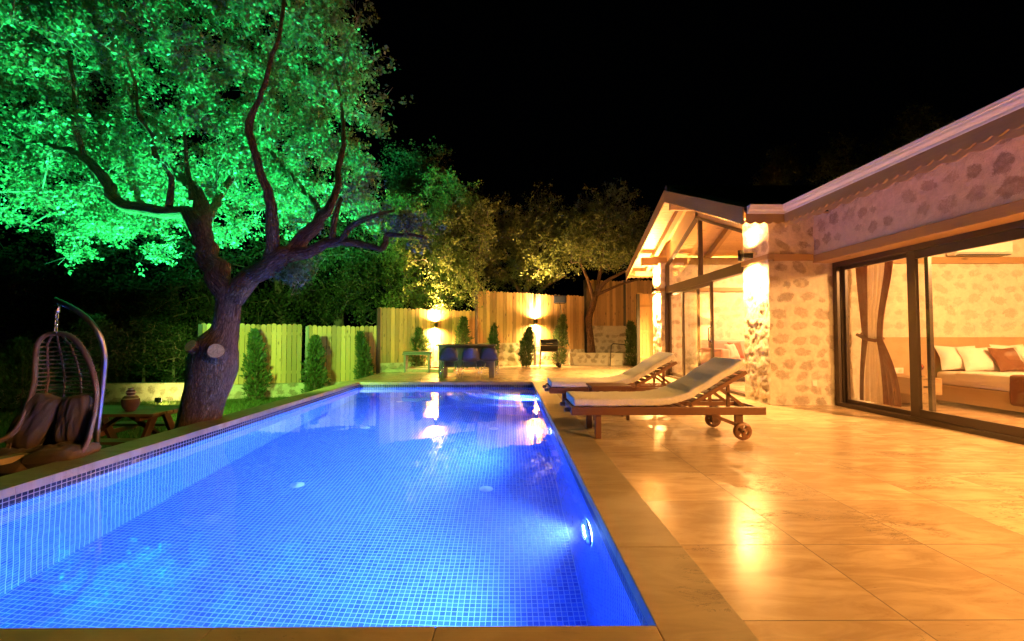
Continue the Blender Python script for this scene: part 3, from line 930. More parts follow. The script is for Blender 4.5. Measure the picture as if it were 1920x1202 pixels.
wall_lamp((3.915, 12.12, 2.27), (-1, 0, 0), 'up and down wall lamp on the far stone pillar of the villa', 900, 3000, WARM2, cone=175)

wall_lamp((4.605, 1.15, 2.33), (-1, 0, 0), 'added out-of-view up and down wall lamp on the bedroom wall, nearest the camera', 650, 1250, WARM, cone=178, cup=150, bl=.12)  # added lamp outside the frame, warms the near terrace and the trunk
wall_lamp((5.6, 12.52, 2.3), (0, 1, 0), 'added unseen up and down wall lamp on the hidden north wall of the villa', 700, 900, WARM, cone=172, off=.12)  # added hidden lamp, brightens the high fence and the gate

# ------------------------------------------------------------------ fences and garden walls
FP = [(-8.04, 12.0), (-3.83, 13.4), (-1.12, 15.3), (0.90, 16.5), (2.86, 17.3), (4.45, 17.7), (6.4, 17.9)]
def py(v, Y): return 1.03 + (631 - v) / 860 * Y
def fence_panel(name, a, b, zt, zb, label, post_label=None, bw=.125, seed=0, gaps=.009, rnd=True, under=None, post_top=None, n_rail=2):
    rr = random.Random(seed)
    ax, ay = a; bx, by = b
    L = math.hypot(bx - ax, by - ay); ang = math.atan2(by - ay, bx - ax)
    T = empty(name, (ax, ay, 0), label, 'fence', 'timber fence panels round the garden', rz=ang)
    m_ = MB(); n = max(1, int(L / bw)); w = L / n
    for i in range(n):
        x0 = i * w + gaps / 2 + rr.uniform(0, .002); x1 = (i + 1) * w - gaps / 2; dz = rr.uniform(-.018, .018); yy = rr.uniform(0, .006)
        c = (x0 + x1) / 2; hw = (x1 - x0) / 2
        top = [(c + hw * math.cos(t), zt + dz - hw * .8 + hw * .8 * math.sin(t)) for t in np.linspace(0, math.pi, 7)]
        m_.prism([(x0, zb), (x1, zb)] + top, 'y', yy - .018, yy)
        # boards run upward: swap uv so grain runs along z (prism uses projection with longest axis)
    m_.build('boards', M['fence'], T)
    m_ = MB()
    for z in ([zb + .25, zt - .3] if n_rail == 2 else [zb + .2, (zb + zt) / 2, zt - .3]): m_.box(0, .008, z, L, .045, z + .08)
    m_.each('rail', M['fence'], T)
    m_ = MB(); m_.box(-.045, -.055, under if under is not None else zb - .5, .045, .03, post_top or zt - .02); m_.build('post', M['post'], T)
    return T
def uwall(name, a, b, z0, z1, label, th=.25, off=-.03, mt='stone_pale'):
    ax, ay = a; bx, by = b; L = math.hypot(bx - ax, by - ay); ang = math.atan2(by - ay, bx - ax)
    o_ = rough_wall(name, [(0, off, 0, L, off + th, z1 - z0)], .02, parent=None, mt=M[mt], cell=.06, smin=.09, smax=.22, seed=int(L * 100))
    o_.parent = None; o_.location = (ax, ay, z0); o_.rotation_euler = (0, 0, ang)
    tag(o_, label, 'wall'); return o_
P = FP
fence_panel('timber_fence', P[0], (-5.75, 12.76), py(607.5, 12.4), py(719, 12.4), 'low green-lit board fence panel directly behind the oak trunk', seed=1, under=LAWN)
fence_panel('timber_fence', (-5.62, 12.8), P[1], py(611, 13.1), py(715, 13.1), 'low green-lit board fence panel ending at the tall dark post', seed=2, under=LAWN)
fence_panel('timber_fence', P[1], P[2], py(580, 14.4), py(678, 14.4), 'mid-height yellow-green fence panel carrying the left wall lamp', seed=3, under=LAWN, post_top=py(578, 13.4))
fence_panel('timber_fence', P[2], P[3], py(547, 15.9), py(643, 15.9), 'tall amber fence panel left of the lamp post in the middle', seed=4, under=0)
fence_panel('timber_fence', P[3], P[4], py(553, 16.9), py(655, 16.9), 'tall amber fence panel behind the barbecue and pool net', seed=5, under=0)
fence_panel('timber_fence', P[4], P[5], py(525, 17.5), py(611, 17.5), 'highest fence panel behind the planter, on the pale stone wall', seed=6, under=0)
fence_panel('timber_fence', P[5], P[6], py(525, 17.8), py(611, 17.8), 'highest fence panel at the right end beside the villa pillar', seed=7, under=0)
# side gate near the villa
g = fence_panel('timber_gate', (4.02, 14.3), (4.75, 14.3), py(550, 14.3), 0.03, 'narrow orange-lit board gate with three rails beside the far pillar', seed=8, under=0, bw=.12)
g.rotation_euler.z = 0; g['category'] = 'gate'
m_ = MB()
for z in (.35, 1.15, 1.95): m_.box(0, -.045, z, .73, -.02, z + .07)
m_.each('front_rail', M['fence'], g)
WA = (-14.5, 11.0)
uwall('garden_wall', (-14.5, 10.9), (-8.0, 12.0), LAWN - .1, py(719, 11.6), 'low pale stone garden wall at the left with a spotlight on it')
uwall('garden_wall', (-8.0, 12.0), (-3.86, 13.38), LAWN - .1, py(718, 12.6), 'low pale stone wall under the green-lit fence behind the oak')
uwall('garden_wall', (-3.8, 13.42), P[2], LAWN - .1, py(677.5, 14.4), 'low stone wall under the yellow-green fence panel')
uwall('garden_wall', P[2], P[3], -.1, py(643, 15.9), 'stone wall under the amber fence panel behind the dining table')
uwall('garden_wall', P[3], P[4], -.1, py(655, 16.9), 'stone wall behind the barbecue, under the amber fence')
uwall('garden_wall', P[4], (6.4, 17.9), -.1, py(611, 17.55), 'high pale stone wall beneath the highest fence panels')
# raised planter with the small tree
pl_ = rough_wall('stone_planter', [(2.2, 16.45, 0, 4.3, 16.72, .44), (4.05, 16.73, 0, 4.3, 17.4, .44), (2.2, 16.73, 0, 2.45, 17.0, .44)], .02, mt=M['stone_pale'], cell=.05)
pl_.parent = None; pl_.location = (0, 0, 0); tag(pl_, 'low curved stone planter wall round the small tree', 'planter')
m_ = MB(); m_.box(2.4, 16.7, .1, 4.1, 17.35, .38); so = m_.build('planter_soil', M['lawn']); struct(so)
# gravel bed edge left of the table
m_ = MB(); m_.box(-3.55, 13.2, .002, -1.6, 13.38, .10); m_.box(-3.3, 13.7, .0, -1.6, 13.8, .14)
o = m_.build('kerb', M['coping'], bevel=.006); struct(o)

def on_fence(px, i):
    """point on fence line i seen in column px (used once to set the lamp positions)"""
    k = (px - 955) / 860; (ax, ay), (bx, by) = P[i], P[i + 1]
    t = (k * ay - ax) / ((bx - ax) - k * (by - ay)); return ax + (bx - ax) * t, ay + (by - ay) * t
fx, fy = on_fence(815, 1)
nf = Vector((.57, -.82, 0)).normalized()
wall_lamp((fx + nf.x * .02, fy + nf.y * .02, py(609, fy)), tuple(nf), 'up and down lamp on the fence left of the dining table', 900, 1050, WARM2, off=.11, cone=172, beam=2600, group='up and down lamps on the garden fence')
fx, fy = P[3]
nf = Vector((.42, -.9, 0)).normalized()
wall_lamp((fx + nf.x * .05, fy + nf.y * .05, py(603, fy)), tuple(nf), 'up and down lamp on the fence post left of the barbecue', 900, 1050, WARM2, off=.11, cone=172, beam=2600, group='up and down lamps on the garden fence')
# garden spot against the left wall and the green flood behind the oak
def flood(name, loc, rz, label, lens):
    T = empty(name, loc, label, 'garden light', rz=rz)
    m_ = MB(); m_.box(-.07, -.035, .06, .07, .035, .17); m_.build('housing', M['black'], T, bevel=.006)
    m_ = MB(); m_.box(-.06, -.04, .07, .06, -.036, .16); m_.build('lens', lens, T)
    m_ = MB(); m_.tube([(0, 0, -.02), (0, 0, .06)], .01, n=8); m_.build('stake', M['black'], T)
    return T
flood('garden_light', (-8.38, 11.05, LAWN + .02), R(160), 'small warm garden spotlight at the foot of the low wall', M['warm_lens'])
lamp('SPOT', 'garden_wall_light', (-8.38, 11.12, LAWN + .14), 70, (1, .72, .22), aim=(-8.35, 11.75, LAWN + .2), size=.03, cone=150, blend=.4)
flood('green_flood', (-4.95, 7.45, LAWN + .02), R(180), 'green garden floodlight on the lawn behind the oak trunk', M['green_lens'])

# ------------------------------------------------------------------ trees
def spline(pts, step=.12):
    """pts: list of (x,y,z,r) -> smooth resample"""
    P_ = [np.array(p, float) for p in pts]
    P_ = [2 * P_[0] - P_[1]] + P_ + [2 * P_[-1] - P_[-2]]
    out = []
    for i in range(1, len(P_) - 2):
        a, b, c, d = P_[i - 1:i + 3]
        n = max(2, int(np.linalg.norm(c[:3] - b[:3]) / step))
        for k in range(n):
            t = k / n
            out.append(.5 * (2 * b + (c - a) * t + (2 * a - 5 * b + 4 * c - d) * t * t + (-a + 3 * b - 3 * c + d) * t ** 3))
    out.append(P_[-2]); return out


def grow(nodes, clusters, rg, step=.35, jit=.09):
    """nodes: list of xyz; attach each cluster point to the nearest node by a wavy chain. returns pos, parent, n_skeleton"""
    pos = [np.array(p) for p in nodes]; par = [-1] * len(pos)
    sk = np.array(pos)
    d0 = np.array([np.min(np.linalg.norm(sk - c, axis=1)) for c in clusters])
    arr = np.zeros((len(pos) + len(clusters) * 12, 3)); arr[:len(pos)] = sk; n = len(pos)
    ends = []
    for ci in np.argsort(d0):
        c = clusters[ci]
        dd = np.linalg.norm(arr[:n] - c, axis=1) + np.maximum(0, arr[:n, 2] - c[2]) * .35
        j = int(np.argmin(dd)); p = arr[j]; L = np.linalg.norm(c - p); k = min(10, max(1, int(L / step)))
        prev = j
        for q in range(1, k + 1):
            t = q / k; x = p + (c - p) * t
            if q < k: x = x + rg.normal(0, jit, 3) * min(1, L)
            x[2] += .18 * L * math.sin(math.pi * t) * .4
            arr[n] = x; par.append(prev); prev = n; n += 1
        ends.append(prev)
    return arr[:n], par, ends


def twig_mesh(mb, pos, par, nsk, rmin=.006, rmax=.06, n=5, power=.42):
    cnt = np.ones(len(pos))
    for i in range(len(pos) - 1, -1, -1):
        if par[i] >= 0: cnt[par[i]] += cnt[i]
    r = np.clip(rmin * cnt ** power, rmin, rmax)
    # vectorised prisms
    idx = [i for i in range(len(pos)) if par[i] >= 0]
    A = pos[[par[i] for i in idx]]; B = pos[idx]; rb = r[idx]; ra = np.minimum(r[[par[i] for i in idx]], rb * 1.35)
    d = B - A; Ls = np.linalg.norm(d, axis=1, keepdims=True) + 1e-9; d = d / Ls
    ref = np.where(np.abs(d[:, 2:3]) > .9, np.array([[1., 0, 0]]), np.array([[0, 0, 1.]]))
    u = np.cross(d, ref); u /= np.linalg.norm(u, axis=1, keepdims=True); w = np.cross(d, u)
    allq = []
    for k in range(n):
        a0 = 2 * math.pi * k / n; a1 = 2 * math.pi * (k + 1) / n
        e0 = u * math.cos(a0) + w * math.sin(a0); e1 = u * math.cos(a1) + w * math.sin(a1)
        q = np.stack([A + e0 * ra[:, None], A + e1 * ra[:, None], B + e1 * rb[:, None], B + e0 * rb[:, None]], 1)
        allq.append(q)
    return np.concatenate(allq, 0).reshape(-1, 3)


def leaves(centers, per, spread, size, rg, flat=.75, droop=0.2, asp=.55):
    """rhombic leaves in tufts round the centres: small sub-tufts so the mass has gaps"""
    C_ = np.repeat(centers, per, axis=0)
    nsub = 7
    sub = rg.normal(0, spread * .62, (len(centers), nsub, 3)); sub[..., 2] *= flat
    pick = rg.integers(0, nsub, len(C_)); ci = np.repeat(np.arange(len(centers)), per)
    o_ = C_ + sub[ci, pick] + rg.normal(0, spread * .26, C_.shape) * np.array([1, 1, flat])
    o_[:, 2] -= droop * spread * rg.random(len(o_))
    d = rg.normal(0, 1, o_.shape); d[:, 2] -= .15; d /= np.linalg.norm(d, axis=1, keepdims=True)
    s = rg.normal(0, 1, o_.shape); s -= d * np.sum(s * d, 1, keepdims=True); s /= np.linalg.norm(s, axis=1, keepdims=True)
    L = size * rg.uniform(.5, 1.4, (len(o_), 1)); w = L * asp
    return np.stack([o_, o_ + d * L * .45 + s * w * .5, o_ + d * L, o_ + d * L * .45 - s * w * .5], 1).reshape(-1, 3)


def px(u, v, Y):
    x = (u - 960) / F_PX; z = (601 - v) / F_PX
    y2 = math.cos(PITCH) - z * math.sin(PITCH); z2 = math.sin(PITCH) + z * math.cos(PITCH)
    x3 = x * math.cos(YAW) + y2 * math.sin(YAW); y3 = -x * math.sin(YAW) + y2 * math.cos(YAW)
    t = Y / y3; return (x3 * t, Y, 1.03 + z2 * t)


# ---- the old oak: hand-laid trunk and limbs (x, y as read off the photo, at their own depths), then grown twigs
def limb(l): return [(*px(u, v, Y), w / 2 / 860 * Y * math.cos(math.atan(abs(u - 955) / 860))) for (u, v, w, Y) in l]
oak = empty('oak_tree', px(370, 880, 5.75), 'old gnarled oak with forked trunk and green-lit crown at the pool edge', 'tree')
oak.location.z = LAWN
OFF = -Vector(oak.location)
trunk = limb([(352, 890, 104, 5.75), (362, 850, 98, 5.75), (371, 800, 86, 5.75), (385, 745, 84, 5.75), (398, 695, 98, 5.72), (404, 655, 92, 5.7), (420, 622, 57, 5.7), (427, 590, 50, 5.7), (430, 560, 50, 5.7), (434, 538, 54, 5.7)])
limbs = [
    [(432, 560, 50, 5.7), (412, 520, 52, 5.72), (390, 480, 46, 5.78), (378, 445, 44, 5.85), (368, 415, 46, 5.9), (345, 400, 30, 6.0), (305, 395, 29, 6.05), (262, 390, 30, 6.1), (222, 378, 28, 6.2), (200, 345, 26, 6.3), (180, 315, 24, 6.4), (150, 290, 20, 6.5), (110, 278, 15, 6.7), (60, 268, 11, 6.9), (20, 250, 9, 7.0), (-40, 200, 6, 7.2)],
    [(372, 440, 40, 5.85), (385, 405, 36, 6.0), (372, 370, 30, 6.2), (350, 342, 25, 6.4), (330, 325, 20, 6.6), (300, 290, 17, 6.7), (282, 255, 14, 6.8), (262, 215, 12, 6.8), (230, 150, 10, 6.9), (190, 80, 8, 7.0), (170, 0, 6, 7.1)],
    [(316, 396, 18, 6.05), (320, 365, 14, 6.0), (322, 335, 12, 5.95), (308, 310, 14, 5.9), (290, 290, 12, 5.9), (285, 250, 9, 5.9), (262, 225, 7, 5.8), (255, 160, 5, 5.8)],
    [(362, 380, 16, 6.1), (358, 345, 13, 6.2), (350, 305, 9, 6.3), (345, 250, 6, 6.4)],
    [(436, 560, 50, 5.7), (458, 532, 46, 5.7), (485, 508, 42, 5.68), (515, 492, 42, 5.66), (545, 468, 34, 5.66), (575, 440, 28, 5.7), (602, 408, 22, 5.75), (622, 385, 17, 5.8), (632, 355, 14, 5.9), (636, 310, 12, 6.0), (645, 260, 9, 6.1), (640, 200, 7, 6.3), (630, 130, 5, 6.5)],
    [(505, 498, 30, 5.68), (509, 465, 28, 5.6), (513, 430, 26, 5.5), (510, 385, 22, 5.4), (495, 340, 18, 5.3), (480, 300, 16, 5.2), (470, 262, 16, 5.2), (468, 230, 17, 5.2), (480, 200, 11, 5.2), (498, 155, 10, 5.2), (508, 115, 9, 5.2), (525, 60, 8, 5.2), (533, 0, 7, 5.2), (540, -80, 5, 5.3)],
    [(540, 480, 30, 5.66), (575, 470, 24, 5.6), (610, 458, 21, 5.55), (650, 452, 16, 5.5), (685, 460, 13, 5.45), (712, 468, 12, 5.4), (722, 455, 11, 5.4), (728, 440, 10, 5.4), (748, 442, 8, 5.35), (770, 440, 6, 5.3), (800, 448, 4, 5.3)],
    [(622, 450, 13, 5.55), (626, 420, 12, 5.5), (632, 395, 11, 5.5), (640, 372, 7, 5.6)],
    [(638, 452, 12, 5.5), (655, 430, 12, 5.45), (675, 415, 11, 5.4), (700, 405, 8, 5.3), (740, 395, 5, 5.3)],
    [(575, 440, 18, 5.8), (600, 400, 14, 6.4), (560, 350, 12, 7.0), (520, 300, 10, 7.6), (470, 250, 8, 8.2)],
    [(262, 392, 16, 6.2), (255, 360, 14, 6.8), (200, 320, 12, 7.6), (120, 300, 10, 8.4), (60, 320, 7, 9.0)],
    [(380, 440, 22, 6.0), (400, 390, 18, 6.8), (430, 340, 15, 7.6), (460, 300, 12, 8.4), (480, 240, 9, 9.0)],
    [(160, 300, 14, 6.45), (140, 230, 12, 6.3), (140, 160, 10, 6.2), (120, 80, 8, 6.1), (90, 0, 6, 6.0)],
]
mbt = MB()
sk = []
lm = [trunk] + [limb(l) for l in limbs]
for i, l in enumerate(lm):
    sp = spline(l, .07 if i == 0 else .09)
    pts = [Vector(p[:3]) + OFF for p in sp]
    if i > 0:
        rg0 = random.Random(i * 3 + 1)
        for j in range(2, len(pts)):
            amp = min(.03, sp[j][3] * .34)
            pts[j] += Vector((rg0.uniform(-1, 1), rg0.uniform(-1, 1), rg0.uniform(-1, 1))) * amp
    mbt.tube(pts, [max(p[3], .006) for p in sp], n=26 if i == 0 else 12, wob=.05 if i == 0 else .07, seed=i)
    if i > 0: sk += [np.array(p) + np.array(OFF) for p in ([s_[:3] for s_ in sp][6::3])]
# knobs and swellings of the trunk
def blob(mb, c, r, sq=(1, 1, 1), seed=0):
    from mathutils import noise
    n = 16; c = Vector(c); vs = []; fs = []
    for i in range(n + 1):
        th = math.pi * i / n
        for k in range(2 * n):
            ph = math.pi * k / n
            d = Vector((math.sin(th) * math.cos(ph), math.sin(th) * math.sin(ph), math.cos(th)))
            q = d * r * (1 + .22 * noise.noise(d * 1.7 + Vector((seed, 0, 0))) + .08 * noise.noise(d * 5 + Vector((seed, 3, 0))))
            vs.append(c + Vector((q.x * sq[0], q.y * sq[1], q.z * sq[2])))
    m = 2 * n
    for i in range(n):
        for k in range(m): fs.append((i * m + k, i * m + (k + 1) % m, (i + 1) * m + (k + 1) % m, (i + 1) * m + k))
    mb.add(vs, fs, smooth=True, uvs=[(v[2] * 1.0, (v[0] + v[1])) for v in [Vector(x) for x in vs]])
for (u, v, Y, r, sq, sd) in ((434, 550, 5.7, .13, (1, .8, .9), 4), (372, 425, 5.9, .11, (1, .9, 1.1), 5)):
    blob(mbt, Vector(px(u, v, Y)) + OFF, r, sq, sd)
# pruned stubs with pale cut faces
stubs = [((384, 666, 5.6), (357, 648, 5.42), .07, .075), ((408, 672, 5.6), (405, 658, 5.34), .10, .085)]
for a, b, r0, r1 in stubs:
    A_ = Vector(px(*a)) + OFF; B_ = Vector(px(*b)) + OFF
    mbt.tube([A_, A_.lerp(B_, .4), A_.lerp(B_, .8), B_], [r0 * 1.25, r0, r1, r1 * 1.06], n=18, wob=.06)
mbt.build('trunk', M['bark'], oak)
for k, (a, b, r0, r1) in enumerate(stubs):
    A_ = Vector(px(*a)) + OFF; B_ = Vector(px(*b)) + OFF; d = (B_ - A_).normalized()
    m_ = MB(); m_.tube([B_ - d * .01, B_ + d * .006], [r1 * 1.0, r1 * .97], n=24, wob=.03, seed=k)
    m_.build('pruning_cut', M['cutwood'], oak)
# crown clusters
def in_crown(p):
    x, y, z = p
    return ((x + 5.6) / 4.6) ** 2 + ((y - 7.7) / 3.3) ** 2 + ((z - 4.9) / 3.4) ** 2
def proj(p):
    d = p - np.array([0, 0, 1.03]); c, s = math.cos(PITCH), math.sin(PITCH)
    yy = d[1] * c + d[2] * s; zz = -d[1] * s + d[2] * c
    return 955 + 860 * d[0] / yy, 601 - 860 * zz / yy, yy
rg = np.random.default_rng(11)
cl = []
tries = 0
while len(cl) < 1150 and tries < 60000:
    tries += 1
    p = np.array([rg.uniform(-10.4, -1.0), rg.uniform(4.3, 11.2), rg.uniform(1.9, 8.3)])
    e = in_crown(p)
    if e > 1.0 or (e < .12 and rg.random() < .7): continue
    u, v, Y = proj(p)
    # lower boundary and right boundary of the crown as in the photograph
    low = np.interp(u, [-400, 0, 100, 160, 240, 300, 340, 400, 480, 520, 560, 620, 680, 740, 800], [400, 425, 440, 480, 450, 470, 440, 470, 440, 400, 470, 400, 430, 440, 380])
    right = np.interp(v, [-400, 0, 60, 130, 180, 260, 330, 400, 470], [640, 665, 675, 700, 705, 690, 715, 735, 760])
    if v > low - 18 + rg.normal(0, 10) or u > right - 22 + rg.normal(0, 10): continue
    if Y < 6.3 and v > 120 and rg.random() < .9: continue
    if Y < 5.2 and rg.random() < .6: continue
    if 395 < v and 330 < u < 480 and Y < 9 and rg.random() < .6: continue
    cl.append(p)
extra = [px(560, 525, 5.8), px(548, 505, 5.8), px(575, 500, 5.9), px(130, 480, 7.6), px(150, 470, 7.8), px(300, 465, 7.5), px(322, 455, 7.4), px(285, 480, 7.6), px(455, 440, 7.0), px(790, 430, 5.4), px(765, 425, 5.4), px(745, 415, 5.4), px(715, 395, 5.5), px(700, 330, 5.6), px(720, 180, 6.5), px(712, 235, 6.6), px(705, 110, 6.4), px(672, 30, 6.5)]
cl += [np.array(e) for e in extra]
cl = np.array(cl) + np.array(OFF)
pos, par, ends = grow(sk, cl, rg, .22, .07)
tw = twig_mesh(None, pos, par, len(sk), .0045, .022, 5, .36)
quads_mesh('branches', tw, M['bark2'], oak)
cen = np.concatenate([cl, pos[np.array([par[e] for e in ends])][::2]])
# short fine sprigs around each cluster
sprg = []
for c in cl:
    for _ in range(9):
        d = rg.normal(0, 1, 3); d /= np.linalg.norm(d); L = rg.uniform(.12, .30)
        a = c - d * .04; m1 = a + d * L * .5 + rg.normal(0, .02, 3); b = m1 + (d + rg.normal(0, .35, 3)) * L * .5
        sprg += [(a, m1, .0038), (m1, b, .0026)]
A_ = np.array([s_[0] for s_ in sprg]); B_ = np.array([s_[1] for s_ in sprg]); r_ = np.array([s_[2] for s_ in sprg])[:, None]
d = B_ - A_; d /= np.linalg.norm(d, axis=1, keepdims=True); u_ = np.cross(d, [0.1, .2, 1.]); u_ /= np.linalg.norm(u_, axis=1, keepdims=True); w_ = np.cross(d, u_)
qs = []
for k in range(3):
    a0, a1 = 2 * math.pi * k / 3, 2 * math.pi * (k + 1) / 3
    e0 = u_ * math.cos(a0) + w_ * math.sin(a0); e1 = u_ * math.cos(a1) + w_ * math.sin(a1)
    qs.append(np.stack([A_ + e0 * r_, A_ + e1 * r_, B_ + e1 * r_ * .7, B_ + e0 * r_ * .7], 1))
quads_mesh('sprigs', np.concatenate(qs).reshape(-1, 3), M['bark2'], oak)
lv = leaves(cen, 110, .18, .056, rg, asp=.66)
quads_mesh('crown', lv, M['oakleaf'], oak)


def tree(name, base, trunk_pts, crown, nclus, per, spread, size, lmat, label, seed, cat='tree', twr=.03, cutlow=None, bark='bark2', group='trees beyond the fence'):
    """crown: list of ellipsoids (cx,cy,cz,rx,ry,rz)"""
    rg = np.random.default_rng(seed)
    T = empty(name, base, label, cat, group)
    off = -np.array(base)
    m_ = MB(); sk = []
    for i, l in enumerate(trunk_pts):
        sp = spline(l, .2); m_.tube([Vector(p[:3]) + Vector(off) for p in sp], [max(.008, p[3]) for p in sp], n=10, wob=.08, seed=seed + i)
        sk += [p[:3] + off for p in sp[len(sp) // 3 if i == 0 else 0:]]
    m_.build('trunk', M[bark], T)
    vol = np.array([c[3] * c[4] * c[5] for c in crown]); pr = vol / vol.sum()
    cl = []
    while len(cl) < nclus:
        c = crown[rg.choice(len(crown), p=pr)]
        d = rg.normal(0, 1, 3); d /= np.linalg.norm(d); r = rg.uniform(.35, 1) ** .5
        p = np.array(c[:3]) + d * r * np.array(c[3:6])
        cl.append(p)
    cl = np.array(cl) + off
    pos, par, ends = grow(sk, cl, rg, .4, .1)
    quads_mesh('branches', twig_mesh(None, pos, par, len(sk), .007, twr * 2, 4), M['bark2'], T)
    quads_mesh('crown', leaves(cl, per, spread, size, rg), M[lmat], T)
    return T


# small tree in the planter
b = (3.05, 17.02, .38)
tp = [[(3.05, 17.02, .3, .17), (3.0, 17.0, 1.0, .13), (2.95, 17.0, 1.7, .12), (3.1, 17.0, 2.2, .12), (3.25, 17.0, 2.7, .10)],
      [(3.2, 17, 2.5, .09), (3.5, 16.9, 3.0, .07), (4.0, 16.8, 3.3, .05), (4.8, 16.6, 3.7, .03)],
      [(3.15, 17, 2.3, .08), (2.95, 16.9, 3.0, .06), (2.6, 16.8, 3.8, .04)],
      [(3.25, 17, 2.7, .08), (3.4, 17, 3.6, .06), (3.5, 17, 4.6, .04)],
      [(3.3, 17, 2.6, .06), (4.1, 17, 2.95, .04), (5.0, 16.9, 3.2, .025)]]
tree('small_tree', b, tp, [(3.5, 16.9, 4.7, 1.5, 1.2, 1.25), (2.6, 16.8, 4.4, .8, .9, .9), (4.5, 16.9, 4.4, .9, .9, .8), (3.0, 16.9, 5.7, .7, .7, .8), (4.0, 16.9, 5.85, .65, .7, .8), (2.1, 17.2, 4.9, .8, .8, .9), (5.2, 17.2, 4.9, .7, .7, 1.0)], 420, 75, .26, .085, 'leaf2', 'slim tree with twisted trunk growing from the stone planter', 21, group=None, bark='bark')
# yellow-lit tree behind the middle fence
tree('garden_tree', (.6, 18.3, -.3), [[(.6, 18.3, -.3, .2), (.5, 18.2, 1.8, .16), (.8, 18.0, 3.4, .10), (1.0, 17.8, 4.6, .06)], [(.5, 18.2, 2.0, .1), (1.3, 17.9, 2.9, .06), (2.2, 17.6, 3.4, .03)], [(.6, 18.2, 2.6, .1), (-.2, 17.9, 3.6, .06), (-.8, 17.6, 4.2, .03)]],
     [(1.1, 17.5, 4.5, 1.3, 1.1, 1.3), (0.0, 17.3, 4.0, 1.2, 1.0, 1.2), (1.4, 17.6, 6.0, .6, .6, .7), (.3, 17.4, 5.3, .8, .7, .8), (1.0, 17.0, 3.4, 1.0, .7, .5), (-.4, 17.8, 5.6, .8, .7, .9)], 400, 75, .27, .085, 'leaf2', 'yellow-lit leafy tree rising behind the middle fence panel', 22)
# overhanging tree above the left lamp
tree('garden_tree', (-2.8, 17.4, LAWN), [[(-2.8, 17.4, LAWN, .22), (-2.7, 17.1, 2.2, .17), (-2.6, 16.6, 3.8, .12), (-2.4, 16.2, 5.2, .07)], [(-2.7, 17, 2.4, .1), (-3.3, 16, 3.0, .07), (-3.6, 15.2, 3.2, .04)], [(-2.6, 16.8, 3.2, .1), (-1.7, 16.2, 3.7, .06), (-1.0, 15.9, 4.0, .03)]],
     [(-2.9, 15.3, 3.3, 1.2, 1.0, 1.3), (-1.7, 15.7, 4.6, 1.2, 1.1, 1.4), (-3.6, 15.2, 4.6, 1.0, 1.0, 1.2), (-3.3, 14.4, 2.2, .55, .6, .6), (-1.5, 15.2, 2.8, .7, .6, .8), (-1.2, 16, 5.8, .6, .6, .6), (-2.3, 14.6, 2.3, .35, .3, .55), (-2.4, 15.6, 6.0, .8, .7, .8)], 560, 75, .25, .075, 'leaf2', 'golden-lit tree drooping over the fence at the left lamp', 23)
tree('garden_tree', (-4.3, 21, LAWN), [[(-4.3, 21, LAWN, .3), (-4.2, 21, 4, .22), (-4, 20.8, 7.5, .1)]],
     [(-3.9, 19.6, 6.9, 1.6, 1.4, 1.6), (-2.4, 19.8, 6.6, 1.3, 1.2, 1.2), (-4.5, 19.5, 8.3, .9, .9, .9), (-3.3, 19.6, 8.6, .7, .7, .7), (-2.6, 19.4, 5.2, 1.3, 1, 1)], 300, 70, .32, .10, 'leafbrown', 'tall brownish tree behind the oak tips, darkest against the sky', 24)
tree('garden_tree', (-6.2, 16.6, LAWN), [[(-6.2, 16.6, LAWN, .25), (-6.1, 16.5, 2, .16), (-5.7, 16, 3.4, .08)]],
     [(-5.9, 15.3, 3.0, 1.4, 1.0, 1.2), (-4.6, 15.2, 2.7, 1.0, .9, 1.3), (-5.0, 15.5, 4.4, 1.2, 1.0, .9), (-4.4, 14.6, 1.7, .5, .5, .5)], 260, 70, .28, .085, 'leafdark', 'dark green bushy tree behind the low fence left of the tall post', 25)
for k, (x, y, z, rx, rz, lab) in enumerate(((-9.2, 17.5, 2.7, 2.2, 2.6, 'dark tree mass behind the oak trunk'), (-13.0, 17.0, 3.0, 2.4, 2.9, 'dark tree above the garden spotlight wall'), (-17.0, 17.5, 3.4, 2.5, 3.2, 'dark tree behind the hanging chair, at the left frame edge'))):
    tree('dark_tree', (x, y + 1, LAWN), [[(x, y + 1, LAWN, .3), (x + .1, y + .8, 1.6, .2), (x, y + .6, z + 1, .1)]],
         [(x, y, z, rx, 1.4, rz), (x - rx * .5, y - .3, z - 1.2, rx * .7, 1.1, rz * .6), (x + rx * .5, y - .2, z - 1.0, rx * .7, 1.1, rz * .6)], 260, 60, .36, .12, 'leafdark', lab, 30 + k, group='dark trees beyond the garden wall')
# bushes right behind the left garden wall
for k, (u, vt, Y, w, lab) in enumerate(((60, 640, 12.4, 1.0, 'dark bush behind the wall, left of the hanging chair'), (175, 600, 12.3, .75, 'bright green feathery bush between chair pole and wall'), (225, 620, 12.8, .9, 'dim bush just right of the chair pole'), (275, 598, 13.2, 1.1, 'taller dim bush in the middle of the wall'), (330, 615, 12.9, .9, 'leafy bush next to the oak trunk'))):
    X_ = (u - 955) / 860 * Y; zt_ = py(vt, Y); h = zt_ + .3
    tree('bush', (X_, Y, LAWN), [[(X_, Y, LAWN, .05), (X_, Y, zt_ - .4, .02)]], [(X_, Y, (zt_ - .2) / 2 + .0, w * .55, .5, h * .55), (X_ + .1, Y, zt_ - .35, w * .35, .35, .4)], 70, 60, .2, .06, 'thuja' if k == 1 else 'leafdark', lab, 50 + k, cat='bush', group='bushes behind the low garden wall')
